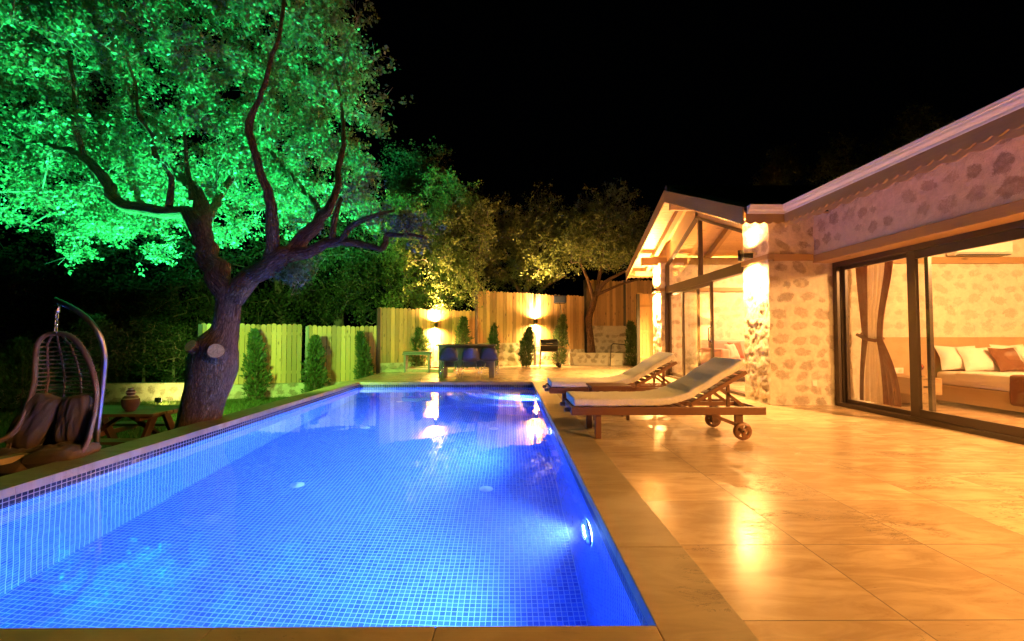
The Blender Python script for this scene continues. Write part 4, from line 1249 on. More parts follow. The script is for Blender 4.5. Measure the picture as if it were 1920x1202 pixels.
# dark trees above the villa roof
for k, (u0, v0, Yv, rx, rz, lab) in enumerate(((1462, 320, 24, .8, 1.6, 'dim narrow tree behind the gable roof'), (1590, 300, 22, 1.5, 1.1, 'dim leafy tree just above the gutter line'), (1735, 250, 20, 1.3, 1.4, 'dim tree above the bedroom roof, highest at right'))):
    X_, _, z_ = px(u0, v0, Yv)
    tree('hill_tree', (X_, Yv, LAWN), [[(X_, Yv, LAWN, .2), (X_, Yv, z_ * .5, .15), (X_, Yv, z_, .08)]], [(X_, Yv, z_, rx, 1, rz), (X_ + rx * .7, Yv, z_ - .8, rx, 1, rz * .8), (X_ - rx * .6, Yv, z_ - 1, rx * .7, 1, rz * .8)], 110, 70, .35, .12, 'leaf2', lab, 70 + k, group='trees behind the villa roof')


# ---- thuja shrubs
def shrub(u, vb, vt, Y, w, label, seed, zb=None):
    rg = np.random.default_rng(seed)
    X_ = (u - 955) / 860 * Y; zt_ = py(vt, Y); zb_ = py(vb, Y) if zb is None else zb; h = zt_ - zb_
    T = empty('thuja_shrub', (X_, Y, zb_), label, 'shrub', 'young thuja shrubs along the fence')
    n = int(rg.integers(850, 1300)); lean = rg.normal(0, .07, 2); pk = rg.uniform(.2, .5); lob = rg.uniform(.15, .4)
    t = rg.random(n) ** .8; ang = rg.uniform(0, 2 * math.pi, n)
    env = w / 2 * np.interp(t, [0, .1, pk, .75, .92, 1], [.45, .8, 1, .62, .3, .06])
    env = env * .85; r = env * rg.uniform(.15, 1.08, n) ** .6 * (1 + lob * np.sin(ang * 3 + t * 14 + seed) + .12 * np.sin(ang * 5 - t * 40))
    base = np.stack([np.cos(ang) * r + lean[0] * t * t * h, np.sin(ang) * r + lean[1] * t * t * h, t * h], 1)
    # feathery sprays, each a small comb of slim leaves
    vv = []
    for j in range(4):
        d = np.stack([np.cos(ang) * .75, np.sin(ang) * .75, np.ones(n) * .9], 1) + rg.normal(0, .42, (n, 3)); d /= np.linalg.norm(d, axis=1, keepdims=True)
        s = np.cross(d, rg.normal(0, 1, (n, 3))); s /= np.linalg.norm(s, axis=1, keepdims=True)
        L = rg.uniform(.05, .13, (n, 1)) * min(1, h); wd = L * .16; o_ = base + rg.normal(0, .015, (n, 3))
        vv.append(np.stack([o_, o_ + d * L * .5 + s * wd, o_ + d * L, o_ + d * L * .5 - s * wd], 1))
    quads_mesh('foliage', np.concatenate(vv).reshape(-1, 3), M['thuja'], T)
    m_ = MB(); m_.tube([(0, 0, -.02), (.01, 0, h * .5), (0, 0, h * .9)], [.025, .018, .006], n=7); m_.build('stem', M['bark2'], T)
    return T
sh = [(484, 744, 622, 11.9, .62, 'green-lit thuja right of the oak trunk'), (592, 738, 633, 12.4, .60, 'green-lit thuja before the second low fence panel'), (687, 716, 626, 12.9, .50, 'thuja in front of the tall dark post at the pool corner'),
      (786, 690, 614, 14.1, .75, 'thuja left of the lit fence lamp patch'), (866, 690, 598, 14.6, .62, 'thuja behind the dining table, against yellow boards'), (925, 660, 603, 15.5, .35, 'thin thuja at the joint right of the dining table'),
      (986, 686, 617, 15.6, .50, 'thuja just left of the barbecue'), (1048, 672, 593, 16.4, .55, 'yellow-green thuja right behind the barbecue'), (1190, 700, 606, 15.9, .62, 'dark thuja at the right end of the stone planter'),
      (50, 770, 640, 10.2, 1.05, 'bushy conifer seen behind the left side of the hanging chair'), (168, 765, 690, 10.6, .7, 'small conifer behind the chair pole on the lawn')]
for k, (u, vb, vt, Y, w, lab) in enumerate(sh): shrub(u, vb, vt, Y, w, lab, 90 + k, zb=(LAWN if u < 700 else 0.0))

# grass blades on the visible lawn
rg = np.random.default_rng(5)
n = 26000
gxx = rg.uniform(-13.5, -3.75, n * 3); gyy = rg.uniform(5.5, 13.2, n * 3)
ok = (gxx / gyy > -1.22) & (gyy < 11.3 + (gxx + 14) * .22) & (gyy > 4.5)
gxx, gyy = gxx[ok][:n], gyy[ok][:n]; n = len(gxx)
o_ = np.stack([gxx, gyy, np.full(n, LAWN)], 1); a = rg.uniform(0, math.pi, n); s = np.stack([np.cos(a), np.sin(a), 0 * a], 1) * .004
h = rg.uniform(.03, .075, (n, 1)); tip = o_ + np.concatenate([rg.normal(0, .018, (n, 2)), h], 1)
q = np.stack([o_ - s, o_ + s, tip + s * .3, tip - s * .3], 1).reshape(-1, 3)
gr = quads_mesh('grass', q, M['grass']); gr['kind'] = 'stuff'


# ------------------------------------------------------------------ loungers
def rrect(w, h, r=.02, n=4):
    out = []
    for cx_, cy_, a0 in ((w / 2 - r, h / 2 - r, 0), (-w / 2 + r, h / 2 - r, 90), (-w / 2 + r, -h / 2 + r, 180), (w / 2 - r, -h / 2 + r, 270)):
        for k in range(n + 1):
            a = R(a0 + 90 * k / n); out.append((cx_ + r * math.cos(a), cy_ + r * math.sin(a)))
    return out
def make_lounger(label):
    T = empty('sun_lounger', (0, 0, 0), label, 'sun lounger', 'teak sun loungers beside the pool')
    m_ = MB()
    for y in (0, .615): m_.box(0, y, .24, 1.95, y + .036, .32)
    m_.box(.004, .0365, .25, .03, .6145, .31); m_.box(1.90, .0365, .25, 1.93, .6145, .31)
    m_.box(.6, .0365, .25, .64, .6145, .30); m_.box(1.19, .0365, .25, 1.23, .6145, .30)
    m_.box(-.055, .10, .262, .0, .15, .30); m_.box(-.055, .50, .262, .0, .55, .30)
    m_.build('frame', M['teak'], T, bevel=.006)
    m_ = MB()
    for k in range(14): m_.box(.05 + k * .082, .037, .30, .05 + k * .082 + .055, .614, .317)
    m_.build('slats', M['teak'], T, bevel=.002)
    for y in (.037, .56):
        m_ = MB(); m_.box(.245, y, 0, .305, y + .055, .3); m_.build('leg', M['teak'], T, bevel=.004)
    for y in (-.0, .58):
        m_ = MB(); m_.box(1.655, y + .0365 if y == 0 else y - .02, .06, 1.735, y + .07, .245)
        m_.beam((1.42, y + .05, .235), (1.68, y + .05, .135), .03, .035); m_.build('wheel_leg', M['teak'], T, bevel=.003)
    for y in (-.022, .636):
        W_ = MB(); r = .088; c = (1.695, y, r)
        W_.lathe([(.058, -.016), (r, -.016), (r, .016), (.058, .016), (.058, -.016)], c=c, n=28, axis='y')
        W_.lathe([(.0, -.02), (.03, -.02), (.03, .02), (0, .02)], c=c, n=16, axis='y')
        for q in range(4):
            a0 = R(q * 90 + 20 - 28); a1 = R(q * 90 + 20 + 28); seg = [a0 + (a1 - a0) * i / 5 for i in range(6)]
            poly = [(c[0] + .028 * math.cos(a), c[2] + .028 * math.sin(a)) for a in seg] + [(c[0] + .06 * math.cos(a), c[2] + .06 * math.sin(a)) for a in seg[::-1]]
            W_.prism(poly, 'y', y - .014, y + .014)
        wh = W_.build('wheel', M['teak'], T)
        b_ = MB(); b_.tube([(c[0], y - .026, c[2]), (c[0], y + .026, c[2])], .009, n=8); b_.build('axle_bolt', M['dark_metal'], wh)
    ang = R(30); hx, hz = 1.22, .335; ca, sa = math.cos(ang), math.sin(ang)
    m_ = MB()
    for y in (.075, .575): m_.beam((hx, y, hz), (hx + .66 * ca, y, hz + .66 * sa), .035, .04)
    for k in range(8):
        t = .05 + k * .08; m_.beam((hx + t * ca, .08, hz + t * sa + .018), (hx + t * ca, .57, hz + t * sa + .018), .055, .016, up=(-sa, 0, ca))
    m_.build('backrest', M['teak'], T, bevel=.003)
    for (t, bx) in ((.36, 1.80), (.46, 1.62)):
        m_ = MB()
        for y in (.11, .54): m_.beam((hx + t * ca, y, hz + t * sa - .02), (bx, y, .30), .022, .032)
        m_.each('prop', M['teak'], T, .002)
    m_ = MB(); m_.box(1.26, .085, .255, 1.89, .115, .30); m_.box(1.26, .53, .255, 1.89, .56, .30)
    for k in range(5): m_.tube([(1.42 + k * .09, .08, .302), (1.42 + k * .09, .12, .302)], .012, n=8)
    m_.build('ratchet', M['teak'], T)
    # mattress: swept rounded profile, soft bend
    th = .076; pth = []
    for x in np.linspace(.03, .80, 18): pth.append((x, .325, .365 + .002 * math.sin(x * 14)))
    z0 = .365
    for t in np.linspace(0, 1, 16)[1:]:
        a = ang * t; pth.append((.80 + .38 * t + 0, .325, z0 + .38 * (t * t) * .5 * math.tan(ang) * .62))
    x1_, _, z1_ = pth[-1]
    for t in np.linspace(0, .66, 18)[1:]: pth.append((x1_ + t * ca * .98, .325, z1_ + t * sa * 1.0 + .004 * math.sin(t * 20)))
    m_ = MB(); m_.sweep(pth, rrect(.635, th, .022))
    mt = m_.build('mattress', M['mattress'], T)
    sb = mt.modifiers.new('subsurf', 'SUBSURF'); sb.levels = 2; sb.render_levels = 2; sb.subdivision_type = 'SIMPLE'
    tx = bpy.data.textures.new('wrinkle', 'CLOUDS'); tx.noise_scale = .12
    dm = mt.modifiers.new('wrinkle', 'DISPLACE'); dm.texture = tx; dm.strength = .012; dm.mid_level = .5
    tx2 = bpy.data.textures.new('crease', 'CLOUDS'); tx2.noise_scale = .045
    dm2 = mt.modifiers.new('crease', 'DISPLACE'); dm2.texture = tx2; dm2.strength = .007; dm2.mid_level = .5
    m_ = MB()
    m_.tube([(x, .018, z + .03) for x, _, z in pth[1:]], .004, n=5); m_.build('piping', M['mattress'], mt)
    return T
lg = make_lounger('nearer teak sun lounger with beige mattress and raised backrest')
lg.location = (.62, 4.60, 0.004)
l2 = copy_tree(lg); l2.location = (.55, 6.35, 0.004)
l2['label'] = 'farther teak sun lounger with beige mattress, partly behind the first'
# small side table between them
T = empty('side_table', (1.0, 5.62, .004), 'low wooden side table between the two sun loungers', 'table')
m_ = MB()
for k in range(5): m_.box(0, k * .082, .40, .50, k * .082 + .076, .42)
m_.box(.02, .015, .37, .48, .03, .398); m_.box(.02, .365, .37, .48, .38, .398)
m_.build('tabletop', M['teak'], T, bevel=.003)
for x in (.03, .44):
    for y in (.032, .33):
        m_ = MB(); m_.box(x, y, 0, x + .033, y + .033, .398); m_.build('leg', M['teak'], T, bevel=.002)


# ------------------------------------------------------------------ egg chair
def hanging_chair():
    Yc = 4.35
    T = empty('hanging_chair', (*px(115, 800, Yc)[:2], LAWN), 'brown rattan hanging egg chair with dark cushions on a curved pole', 'hanging chair')
    o0 = -Vector(T.location)
    def q(u, v, Y): return Vector(px(u, v, Y)) + o0
    m_ = MB()
    pole = [(182, 960, 4.55, 1), (180, 905, 4.55, 1), (180, 860, 4.55, 1), (183, 800, 4.55, 1), (190, 740, 4.55, 1), (194, 700, 4.55, 1), (196, 672, 4.54, 1), (192, 645, 4.52, 1), (182, 620, 4.48, 1), (163, 597, 4.44, 1), (140, 580, 4.4, 1), (118, 569, 4.37, 1), (102, 562, 4.35, 1)]
    sp = spline([(*q(a, b, c), .027) for a, b, c, _ in pole], .04)
    m_.tube([p[:3] for p in sp], .0255, n=16); m_.build('pole', M['pole'], T)
    m_ = MB(); c = Vector(sp[0][:3]); m_.lathe([(0, .0), (.42, 0), (.42, .015), (.03, .03), (.03, .05)], c=(c.x - .25, c.y, 0), n=32); m_.build('base', M['dark_metal'], T)
    # spring, chain
    m_ = MB(); a = q(108, 574, Yc)
    m_.tube([q(107, 566, Yc), q(107, 572, Yc)], .006, n=8); m_.lathe([(.0, .0), (.018, .0), (.022, -.01), (.022, -.055), (.016, -.07), (0, -.07)], c=q(107.5, 573, Yc), n=16)
    m_.build('spring', M['chrome'], T)
    m_ = MB(); top = q(107, 587, Yc); bot = q(104, 624, Yc); nl = 6
    for k in range(nl):
        c = top.lerp(bot, (k + .5) / nl); hh = (top - bot).length / nl * .72; ww = .012
        d1 = Vector((1, 0, 0)) if k % 2 else Vector((0, 1, 0))
        m_.tube([c + Vector((0, 0, hh * math.sin(t))) + d1 * ww * math.cos(t) for t in np.linspace(0, 2 * math.pi, 12, endpoint=False)], .0042, n=6, closed=True)
    m_.build('chain', M['chrome'], T)
    # rim: (u,v,Y)
    rim = [(-30, 835, 3.85), (5, 824, 3.92), (30, 806, 4.0), (52, 760, 4.1), (64, 718, 4.18), (66, 680, 4.25), (70, 646, 4.32), (84, 630, 4.36), (105, 625, 4.38), (130, 629, 4.36), (151, 648, 4.32), (166, 676, 4.28), (177, 710, 4.24), (181, 745, 4.2), (174, 788, 4.12), (164, 828, 4.02), (150, 850, 3.95), (120, 866, 3.88), (80, 880, 3.82), (30, 890, 3.8)]
    def sprl(l, st=.04): return [Vector(p[:3]) for p in spline([(*q(*a), 0) for a in l], st)]
    rp = sprl(rim)
    m_ = MB(); m_.tube(rp, .021, n=12, wob=.10, tone=.5)
    # wrapped strands on the rim
    for s0 in (0, 1, 2):
        st = []
        for i in range(len(rp) * 3 - 3):
            t = i / 3; a = int(t); f = t - a; p = rp[a].lerp(rp[min(a + 1, len(rp) - 1)], f)
            ph = i * .55 + s0 * 2.09; st.append(p + Vector((math.cos(ph), math.sin(ph) * .7, math.sin(ph))) * .021)
        m_.tube(st, .006, n=5, cap=False)
    m_.build('rim', M['rattan'], T)
    # back ribs: from the crown down behind the cushions
    def level(v):
        """left and right rim points at image row v and bulge"""
        lu = np.interp(v, [628, 646, 680, 718, 760, 806, 840], [92, 70, 66, 64, 52, 30, 12]); ru = np.interp(v, [628, 648, 676, 710, 745, 788, 828, 850], [122, 151, 166, 177, 181, 174, 164, 150])
        yy = np.interp(v, [625, 680, 760, 850], [4.37, 4.26, 4.12, 3.95]); bl = np.interp(v, [625, 650, 700, 780, 850], [.03, .16, .30, .42, .40])
        return lu, ru, yy, bl
    def surf(v, t):
        lu, ru, yy, bl = level(v)
        a = q(lu, v, yy).lerp(q(ru, v, yy), .5 - .5 * math.cos(math.pi * t)); bl *= math.sin(math.pi * t); w = a - o0; vd = Vector((w.x, w.y, w.z - 1.03)).normalized(); vd.z *= .3; return a + vd * bl
    m_ = MB()
    for t in (.32, .5, .68):
        pts = [surf(v, t) for v in np.linspace(629, 862, 26)]; m_.tube(pts, .0085, n=8, tone=.4)
        m_.tube([p + Vector((math.cos(i * 1.3), math.sin(i * 1.3), 0)) * .008 for i, p in enumerate([surf(v, t) for v in np.linspace(629, 862, 90)])], .005, n=5)
    m_.build('rib', M['rattan'], T)
    m_ = MB()
    for k, v in enumerate(np.arange(643, 770, 8.2)):
        m_.tube([surf(v + random.uniform(-1, 1), t) for t in np.linspace(0.02, .98, 18)], .007, n=6)
    for k, v in enumerate(np.arange(772, 868, 3.0)):
        m_.tube([surf(v, t) for t in np.linspace(0.02, .98, 18)], .0075, n=6)
    m_.build('woven_back', M['rattan'], T)
    # closed lower shell
    m_ = MB(); vs = []; rows = np.linspace(775, 868, 12); cols = np.linspace(0, 1, 18)
    for v in rows:
        for t in cols: vs.append(surf(v, t) + Vector((0, .012, 0)))
    m_.add(vs, [(i * 18 + k, i * 18 + k + 1, (i + 1) * 18 + k + 1, (i + 1) * 18 + k) for i in range(11) for k in range(17)], smooth=True)
    sh_ = m_.build('lower_shell', M['rattan'], T); so_ = sh_.modifiers.new('solid', 'SOLIDIFY'); so_.thickness = .015
    # cushions
    def cush(c, sx, sy, sz, rot, seed, nm='cushion'):
        from mathutils import noise
        n = 22; vs = []; fs = []
        for s in (1, -1):
            for i in range(n + 1):
                for k in range(n + 1):
                    a, b_ = 2 * i / n - 1, 2 * k / n - 1
                    e = ((1 - abs(a) ** 3.2) * (1 - abs(b_) ** 3.2)); e = max(e, 0) ** .42
                    pin = 1 - .10 * (a * a) * (b_ * b_)
                    w_ = noise.noise(Vector((a * 2.4 + seed, b_ * 2.4, s))) * .28 + noise.noise(Vector((a * 6 + seed, b_ * 1.6, s * 2))) * .14
                    vs.append(Vector((a * sx * pin, b_ * sy * pin, s * sz * e * (1 + w_ * 1.1))))
        m2 = (n + 1) ** 2
        for s in (0, 1):
            for i in range(n):
                for k in range(n):
                    f = (s * m2 + i * (n + 1) + k, s * m2 + (i + 1) * (n + 1) + k, s * m2 + (i + 1) * (n + 1) + k + 1, s * m2 + i * (n + 1) + k + 1)
                    fs.append(f if s == 0 else f[::-1])
        Mx = Matrix.Translation(c) @ rot
        mm = MB(); mm.add([Mx @ v for v in vs], fs, smooth=True); return mm.build(nm, M['cushion'], T, recalc=False)
    Rx = lambda a: Matrix.Rotation(R(a), 4, 'X'); Rz = lambda a: Matrix.Rotation(R(a), 4, 'Z'); Ry = lambda a: Matrix.Rotation(R(a), 4, 'Y')
    cush(q(66, 790, 4.12), .145, .25, .085, Ry(16) @ Rx(72), 1)
    cush(q(104, 792, 4.28), .12, .23, .085, Rx(80), 4)
    cush(q(140, 788, 4.17), .125, .23, .085, Ry(-8) @ Rx(76), 8)
    cush(q(118, 853, 3.98), .20, .20, .085, Rx(6) @ Rz(8), 11)
    cush(q(52, 864, 3.95), .18, .22, .08, Rx(10) @ Rz(-6), 15)
    cush(q(0, 866, 3.9), .18, .2, .08, Rx(8) @ Rz(-14), 19)
    return T
hanging_chair()
# loose timber plank on the coping at the left edge
T = MB(); a, b = Vector(px(-40, 893, 3.62)), Vector(px(48, 874, 3.9))
a.z = .032; b.z = .032
T.beam(a, b, .11, .05); tag(T.build('timber_plank', M['pine'], bevel=.004), 'short pale timber plank lying on the left pool coping', 'plank')

# ------------------------------------------------------------------ picnic table and jar
tz = .09
T = empty('picnic_table', (-4.95, 5.98, LAWN), 'low wooden picnic table with crossed legs on the lawn by the oak', 'picnic table')
hT = tz - LAWN
m_ = MB()
for k in range(6): m_.box(-.62, -.35 + k * .118, hT - .035, .62, -.35 + k * .118 + .11, hT)
m_.build('tabletop', M['table_wood'], T, bevel=.003)
for y in (-.62, .50):
    m_ = MB()
    for k in range(2): m_.box(-.62, y + k * .10, .40, .62, y + k * .10 + .095, .435)
    m_.build('bench_seat', M['table_wood'], T, bevel=.003)
for x in (-.42, .42):
    m_ = MB()
    m_.beam((x, -.42, .0), (x, -.05, hT - .036), .045, .09); m_.build('leg', M['teak'], T, bevel=.003)
    m_ = MB(); m_.beam((x + .046, .42, .0), (x + .046, .05, hT - .036), .045, .09); m_.build('leg', M['teak'], T, bevel=.003)
    m_ = MB(); m_.beam((x, -.62, .37), (x, .68, .37), .045, .06); m_.beam((x, -.33, hT - .065), (x, .33, hT - .065), .05, .06); m_.each('cross_rail', M['teak'], T, .003)
m_ = MB(); m_.beam((-.38, 0, .40), (0, 0, hT - .05), .05, .045); m_.beam((.42, 0, .40), (0.03, 0, hT - .05), .05, .045); m_.each('brace', M['teak'], T)
jm, jn, jp = mat('painted_clay', .6); N = NT(jn)
tc = N.node('ShaderNodeTexCoord'); sp_ = N.node('ShaderNodeSeparateXYZ'); N.link(tc.outputs['Object'], sp_.inputs[0])
wv = N.math('FRACT', N.math('MULTIPLY', sp_.outputs[2], 26.0))
zn = N.math('GREATER_THAN', sp_.outputs[2], .13)
N.link(N.mix(N.math('MULTIPLY', N.math('LESS_THAN', wv, .3), zn), (.17, .065, .035), (.55, .42, .24)), jp.inputs['Base Color'])
m_ = MB(); m_.lathe([(0, 0), (.05, 0), (.055, .01), (.085, .06), (.098, .11), (.095, .15), (.07, .185), (.045, .20), (.04, .215), (.048, .225), (.052, .24), (.036, .262), (.03, .27), (.032, .285), (.018, .292), (0, .293)], n=32)
jar = m_.build('clay_jar', jm); jar.location = (-4.79, 5.86, tz); tag(jar, 'banded brown clay jar with lid standing on the picnic table', 'jar')

# ------------------------------------------------------------------ dining set, barbecue, net, rail
T = empty('dining_table', (-1.75, 11.35, .004), 'dark outdoor dining table with slab ends beyond the pool', 'dining table')
m_ = MB(); m_.box(-.06, -.05, .785, 1.42, .80, .83); m_.build('tabletop', M['greyblue'], T, bevel=.004)
for x in (0, 1.24):
    m_ = MB(); m_.box(x, .02, 0, x + .13, .74, .783); m_.build('slab_leg', M['greyblue'], T, bevel=.004)
m_ = MB(); m_.box(.132, .36, .25, 1.238, .40, .783); m_.build('stretcher', M['greyblue'], T)
def make_chair(label):
    T = empty('dining_chair', (0, 0, 0), label, 'chair', 'blue shell chairs round the dining table')
    m_ = MB(); pth = [(0, -.21 + 0, .0)]
    pth = [(.0, .20, .43), (.0, .1, .42), (.0, 0, .42), (.0, -.12, .425), (.0, -.18, .45), (.0, -.215, .52), (.0, -.23, .62), (.0, -.245, .74), (.0, -.25, .78)]
    vs = []; n = 12
    for i, p in enumerate(pth):
        w = np.interp(i, [0, 2, 4, 6, 7, 8], [.19, .22, .22, .21, .17, .07])
        for k in range(n + 1):
            s = 2 * k / n - 1; vs.append((s * w, p[1] + (abs(s) ** 2.5) * (.05 if i > 4 else 0), p[2] + (abs(s) ** 3) * (.04 if i <= 4 else 0)))
    m_.add(vs, [(i * (n + 1) + k, i * (n + 1) + k + 1, (i + 1) * (n + 1) + k + 1, (i + 1) * (n + 1) + k) for i in range(8) for k in range(n)], smooth=True)
    s_ = m_.build('seat_shell', M['blueplastic'], T); so_ = s_.modifiers.new('solid', 'SOLIDIFY'); so_.thickness = .012
    for sx in (-1, 1):
        for sy in (-1, 1):
            m_ = MB(); m_.tube([(sx * .15, sy * .14, .415), (sx * .21, sy * .20, .0)], .011, n=8); m_.build('leg', M['chrome'], T)
    return T
c1 = make_chair('blue shell chair at the left near side of the dining table')
for i, (x, y, rz, lab) in enumerate(((-1.44, 11.10, 0, None), (-.95, 11.04, 14, 'middle blue shell chair on the near side of the dining table'), (-.46, 11.12, -8, 'right-hand blue shell chair on the near side of the dining table'), (-1.15, 12.35, 180, 'blue shell chair on the far side of the dining table, left one'), (-.62, 12.35, 176, 'blue shell chair on the far side of the dining table, right one'))):
    c = c1 if i == 0 else copy_tree(c1)
    c.location = (x, y, .004); c.rotation_euler.z = R(rz)
    if lab: c['label'] = lab
# low bench with a blue cushion by the bed of shrubs
T = empty('garden_bench', (-3.05, 13.1, .004), 'low garden bench with a blue seat pad left of the dining table', 'bench')
m_ = MB(); m_.box(0, 0, .50, .82, .36, .54); m_.build('seat', M['greyblue'], T, bevel=.004)
m_ = MB(); m_.box(.01, .01, .542, .81, .35, .60); m_.build('seat_pad', M['blueplastic'], T, bevel=.02)
for x in (.04, .72):
    m_ = MB(); m_.box(x, .03, 0, x + .05, .33, .498); m_.build('leg', M['greyblue'], T, bevel=.003)
# barbecue
T = empty('barbecue', (1.32, 15.4, .004), 'black barrel barbecue on wheeled legs in front of the fence lamp', 'barbecue')
m_ = MB(); n = 24
def half(a0, a1, r, c, x0, x1, mb_):
    seg = [a0 + (a1 - a0) * i / n for i in range(n + 1)]
    mb_.prism([(c[0] + r * math.cos(R(a)), c[1] + r * math.sin(R(a))) for a in seg], 'x', x0, x1)
half(180, 360, .21, (0, .72), -.29, .29, m_); m_.build('fire_box', M['dark_metal'], T, bevel=.004)
m_ = MB(); half(0, 180, .215, (0, .73), -.295, .295, m_); ld_ = m_.build('lid', M['black'], T, bevel=.004)
m_ = MB(); m_.tube([(-.12, -.21, .80), (-.12, -.25, .80), (.12, -.25, .80), (.12, -.21, .80)], .009, n=8); m_.build('handle', M['chrome'], ld_)
for x in (-.30, .30):
    for y in (-.2, .2):
        m_ = MB(); m_.tube([(x * .9, y * .7, .62), (x, y, .0 if (x < 0) else .07)], .012, n=8); m_.build('leg', M['dark_metal'], T)
m_ = MB(); m_.box(-.30, -.17, .24, .30, .17, .25)
m_.build('lower_shelf', M['dark_metal'], T)
for s in (-1, 1):
    m_ = MB()
    for k in range(5): m_.box(s * .34 if s > 0 else -.50, -.17 + k * .075, .66, s * .5 if s > 0 else -.34, -.17 + k * .075 + .05, .68)
    m_.build('side_shelf', M['teak'], T)
    m_ = MB(); m_.lathe([(0, -.015), (.075, -.015), (.075, .015), (0, .015)], c=(.33, s * .2, .075), n=20, axis='y'); m_.build('wheel', M['dark_metal'], T)
# pool net leaning on the fence
T = empty('pool_net', (2.28, 16.35, .004), 'blue pool skimmer net on a thin pole leaning against the fence', 'pool net')
m_ = MB(); m_.tube([(0, 0, .02), (-.44, .42, 2.26)], .013, n=8); m_.build('pole', M['chrome'], T)
m_ = MB(); m_.tube([(-.66, .44, 2.52), (-.66, .44, 2.28), (-.6, .44, 2.24), (-.26, .44, 2.24), (-.2, .44, 2.28), (-.2, .44, 2.52)], .014, n=8, closed=True); fr_ = m_.build('net_frame', M['dark_metal'], T)
m_ = MB(); m_.box(-.65, .36, 2.26, -.21, .43, 2.51); m_.build('net_bag', mat('net_blue', .6, 0, (.006, .014, .04))[0], T, bevel=.02)
# bent metal hand rail in the bed
m_ = MB(); m_.tube([(3.55, 16.2, .0), (3.60, 16.2, .72), (3.66, 16.2, .78), (4.1, 16.15, .74), (4.5, 16.1, .78), (4.5, 16.1, .0)], .016, n=8)
tag(m_.build('hand_rail', M['dark_metal']), 'thin bent dark metal hand rail before the stone planter', 'hand rail')

# ------------------------------------------------------------------ bedroom
def soft_box(name, x0, y0, z0, x1, y1, z1, mt, parent, bev=.04, disp=.015, ns=.2):
    m_ = MB(); m_.box(x0, y0, z0, x1, y1, z1); o = m_.build(name, mt, parent, bevel=bev)
    o.modifiers['bevel'].segments = 3
    s = o.modifiers.new('subsurf', 'SUBSURF'); s.subdivision_type = 'SIMPLE'; s.levels = 4; s.render_levels = 4
    t = bpy.data.textures.new('soft', 'CLOUDS'); t.noise_scale = ns
    d = o.modifiers.new('soft', 'DISPLACE'); d.texture = t; d.strength = disp; d.mid_level = .5; d.texture_coords = 'GLOBAL'
    for p in o.data.polygons: p.use_smooth = True
    return o
m_ = MB(); m_.box(5.72, 6.985, .02, 8.9, 7.03, 1.0); m_.box(5.70, 6.975, 1.0, 8.92, 7.032, 1.02)
tag(m_.build('headboard', M['oak_light']), 'long light wood headboard panel along the bedroom wall', 'headboard')
T = empty('bed', (6.47, 4.9, .012), 'double bed with white sheet and brown throw in the lit bedroom', 'bed')
m_ = MB(); m_.box(0, 0, .06, 1.8, 2.06, .30); m_.build('bed_frame', M['oak_light'], T, bevel=.008)
soft_box('mattress', -.01, .02, .302, 1.79, 2.05, .50, M['linen'], T, .05)
soft_box('sheet', -.035, .5, .36, 1.82, 1.72, .515, M['linen'], T, .03, .03, .12)
soft_box('throw', -.045, .1, .13, 1.83, 1.0, .53, M['brown_cloth'], T, .04, .02)
def pillow(c, w, h, t, rx, rz, mt, label, name='pillow', seed=0, ry=0):
    from mathutils import noise
    n = 16; vs = []; fs = []
    for s in (1, -1):
        for i in range(n + 1):
            for k in range(n + 1):
                a, b = 2 * i / n - 1, 2 * k / n - 1
                e = max((1 - abs(a) ** 2.6) * (1 - abs(b) ** 2.6), 0) ** .55; pin = 1 - .12 * (1 - abs(a)) * abs(b) ** 2 - .12 * (1 - abs(b)) * abs(a) ** 2
                vs.append(Vector((a * w / 2 * pin, b * h / 2 * pin, s * t / 2 * e * (1 + .3 * noise.noise(Vector((a * 2 + seed, b * 2, s)))))))
    m2 = (n + 1) ** 2
    for s in (0, 1):
        for i in range(n):
            for k in range(n):
                f = (s * m2 + i * (n + 1) + k, s * m2 + (i + 1) * (n + 1) + k, s * m2 + (i + 1) * (n + 1) + k + 1, s * m2 + i * (n + 1) + k + 1)
                fs.append(f if s == 0 else f[::-1])
    m_ = MB(); m_.add(vs, fs, smooth=True); o = m_.build(name, mt, recalc=False)
    o.location = c; o.rotation_euler = (R(rx), R(ry), R(rz)); tag(o, label, 'cushion' if name == 'cushion' else 'pillow', 'pillows on the bed' if name == 'pillow' else None); return o
pillow((6.72, 6.84, .71), .52, .40, .15, 66, -14, M['linen'], 'white pillow at the left end of the bed, against the headboard', seed=1)
pillow((6.90, 6.70, .70), .50, .40, .15, 62, -10, M['linen'], 'white pillow leaning before the first one on the bed', seed=2)
pillow((7.15, 6.56, .70), .44, .38, .13, 64, 6, M['brown_cloth'], 'brown satin cushion in the middle of the bed pillows', 'cushion', seed=3)
pillow((7.50, 6.80, .72), .56, .42, .16, 66, 4, M['linen'], 'white pillow right of the brown cushion', seed=4)
pillow((7.75, 6.66, .71), .52, .42, .15, 62, -6, M['linen'], 'white pillow nearest the right frame edge', seed=5)
T = empty('nightstand', (5.72, 6.50, .2), 'floating light wood nightstand with one drawer beside the bed', 'nightstand')
m_ = MB(); m_.box(0, 0, 0, .42, .47, .02); m_.box(0, 0, .22, .42, .47, .24); m_.box(0, .0, .021, .018, .47, .219); m_.box(.402, 0, .021, .42, .47, .219); m_.box(.019, .45, .021, .401, .47, .219); m_.build('carcass', M['oak_light'], T, bevel=.002)
m_ = MB(); m_.box(.025, -.004, .027, .395, .02, .213); dw = m_.build('drawer', M['oak_light'], T, bevel=.002)
m_ = MB(); m_.box(.15, -.02, .11, .27, -.005, .125); m_.build('handle', M['dark_metal'], dw)
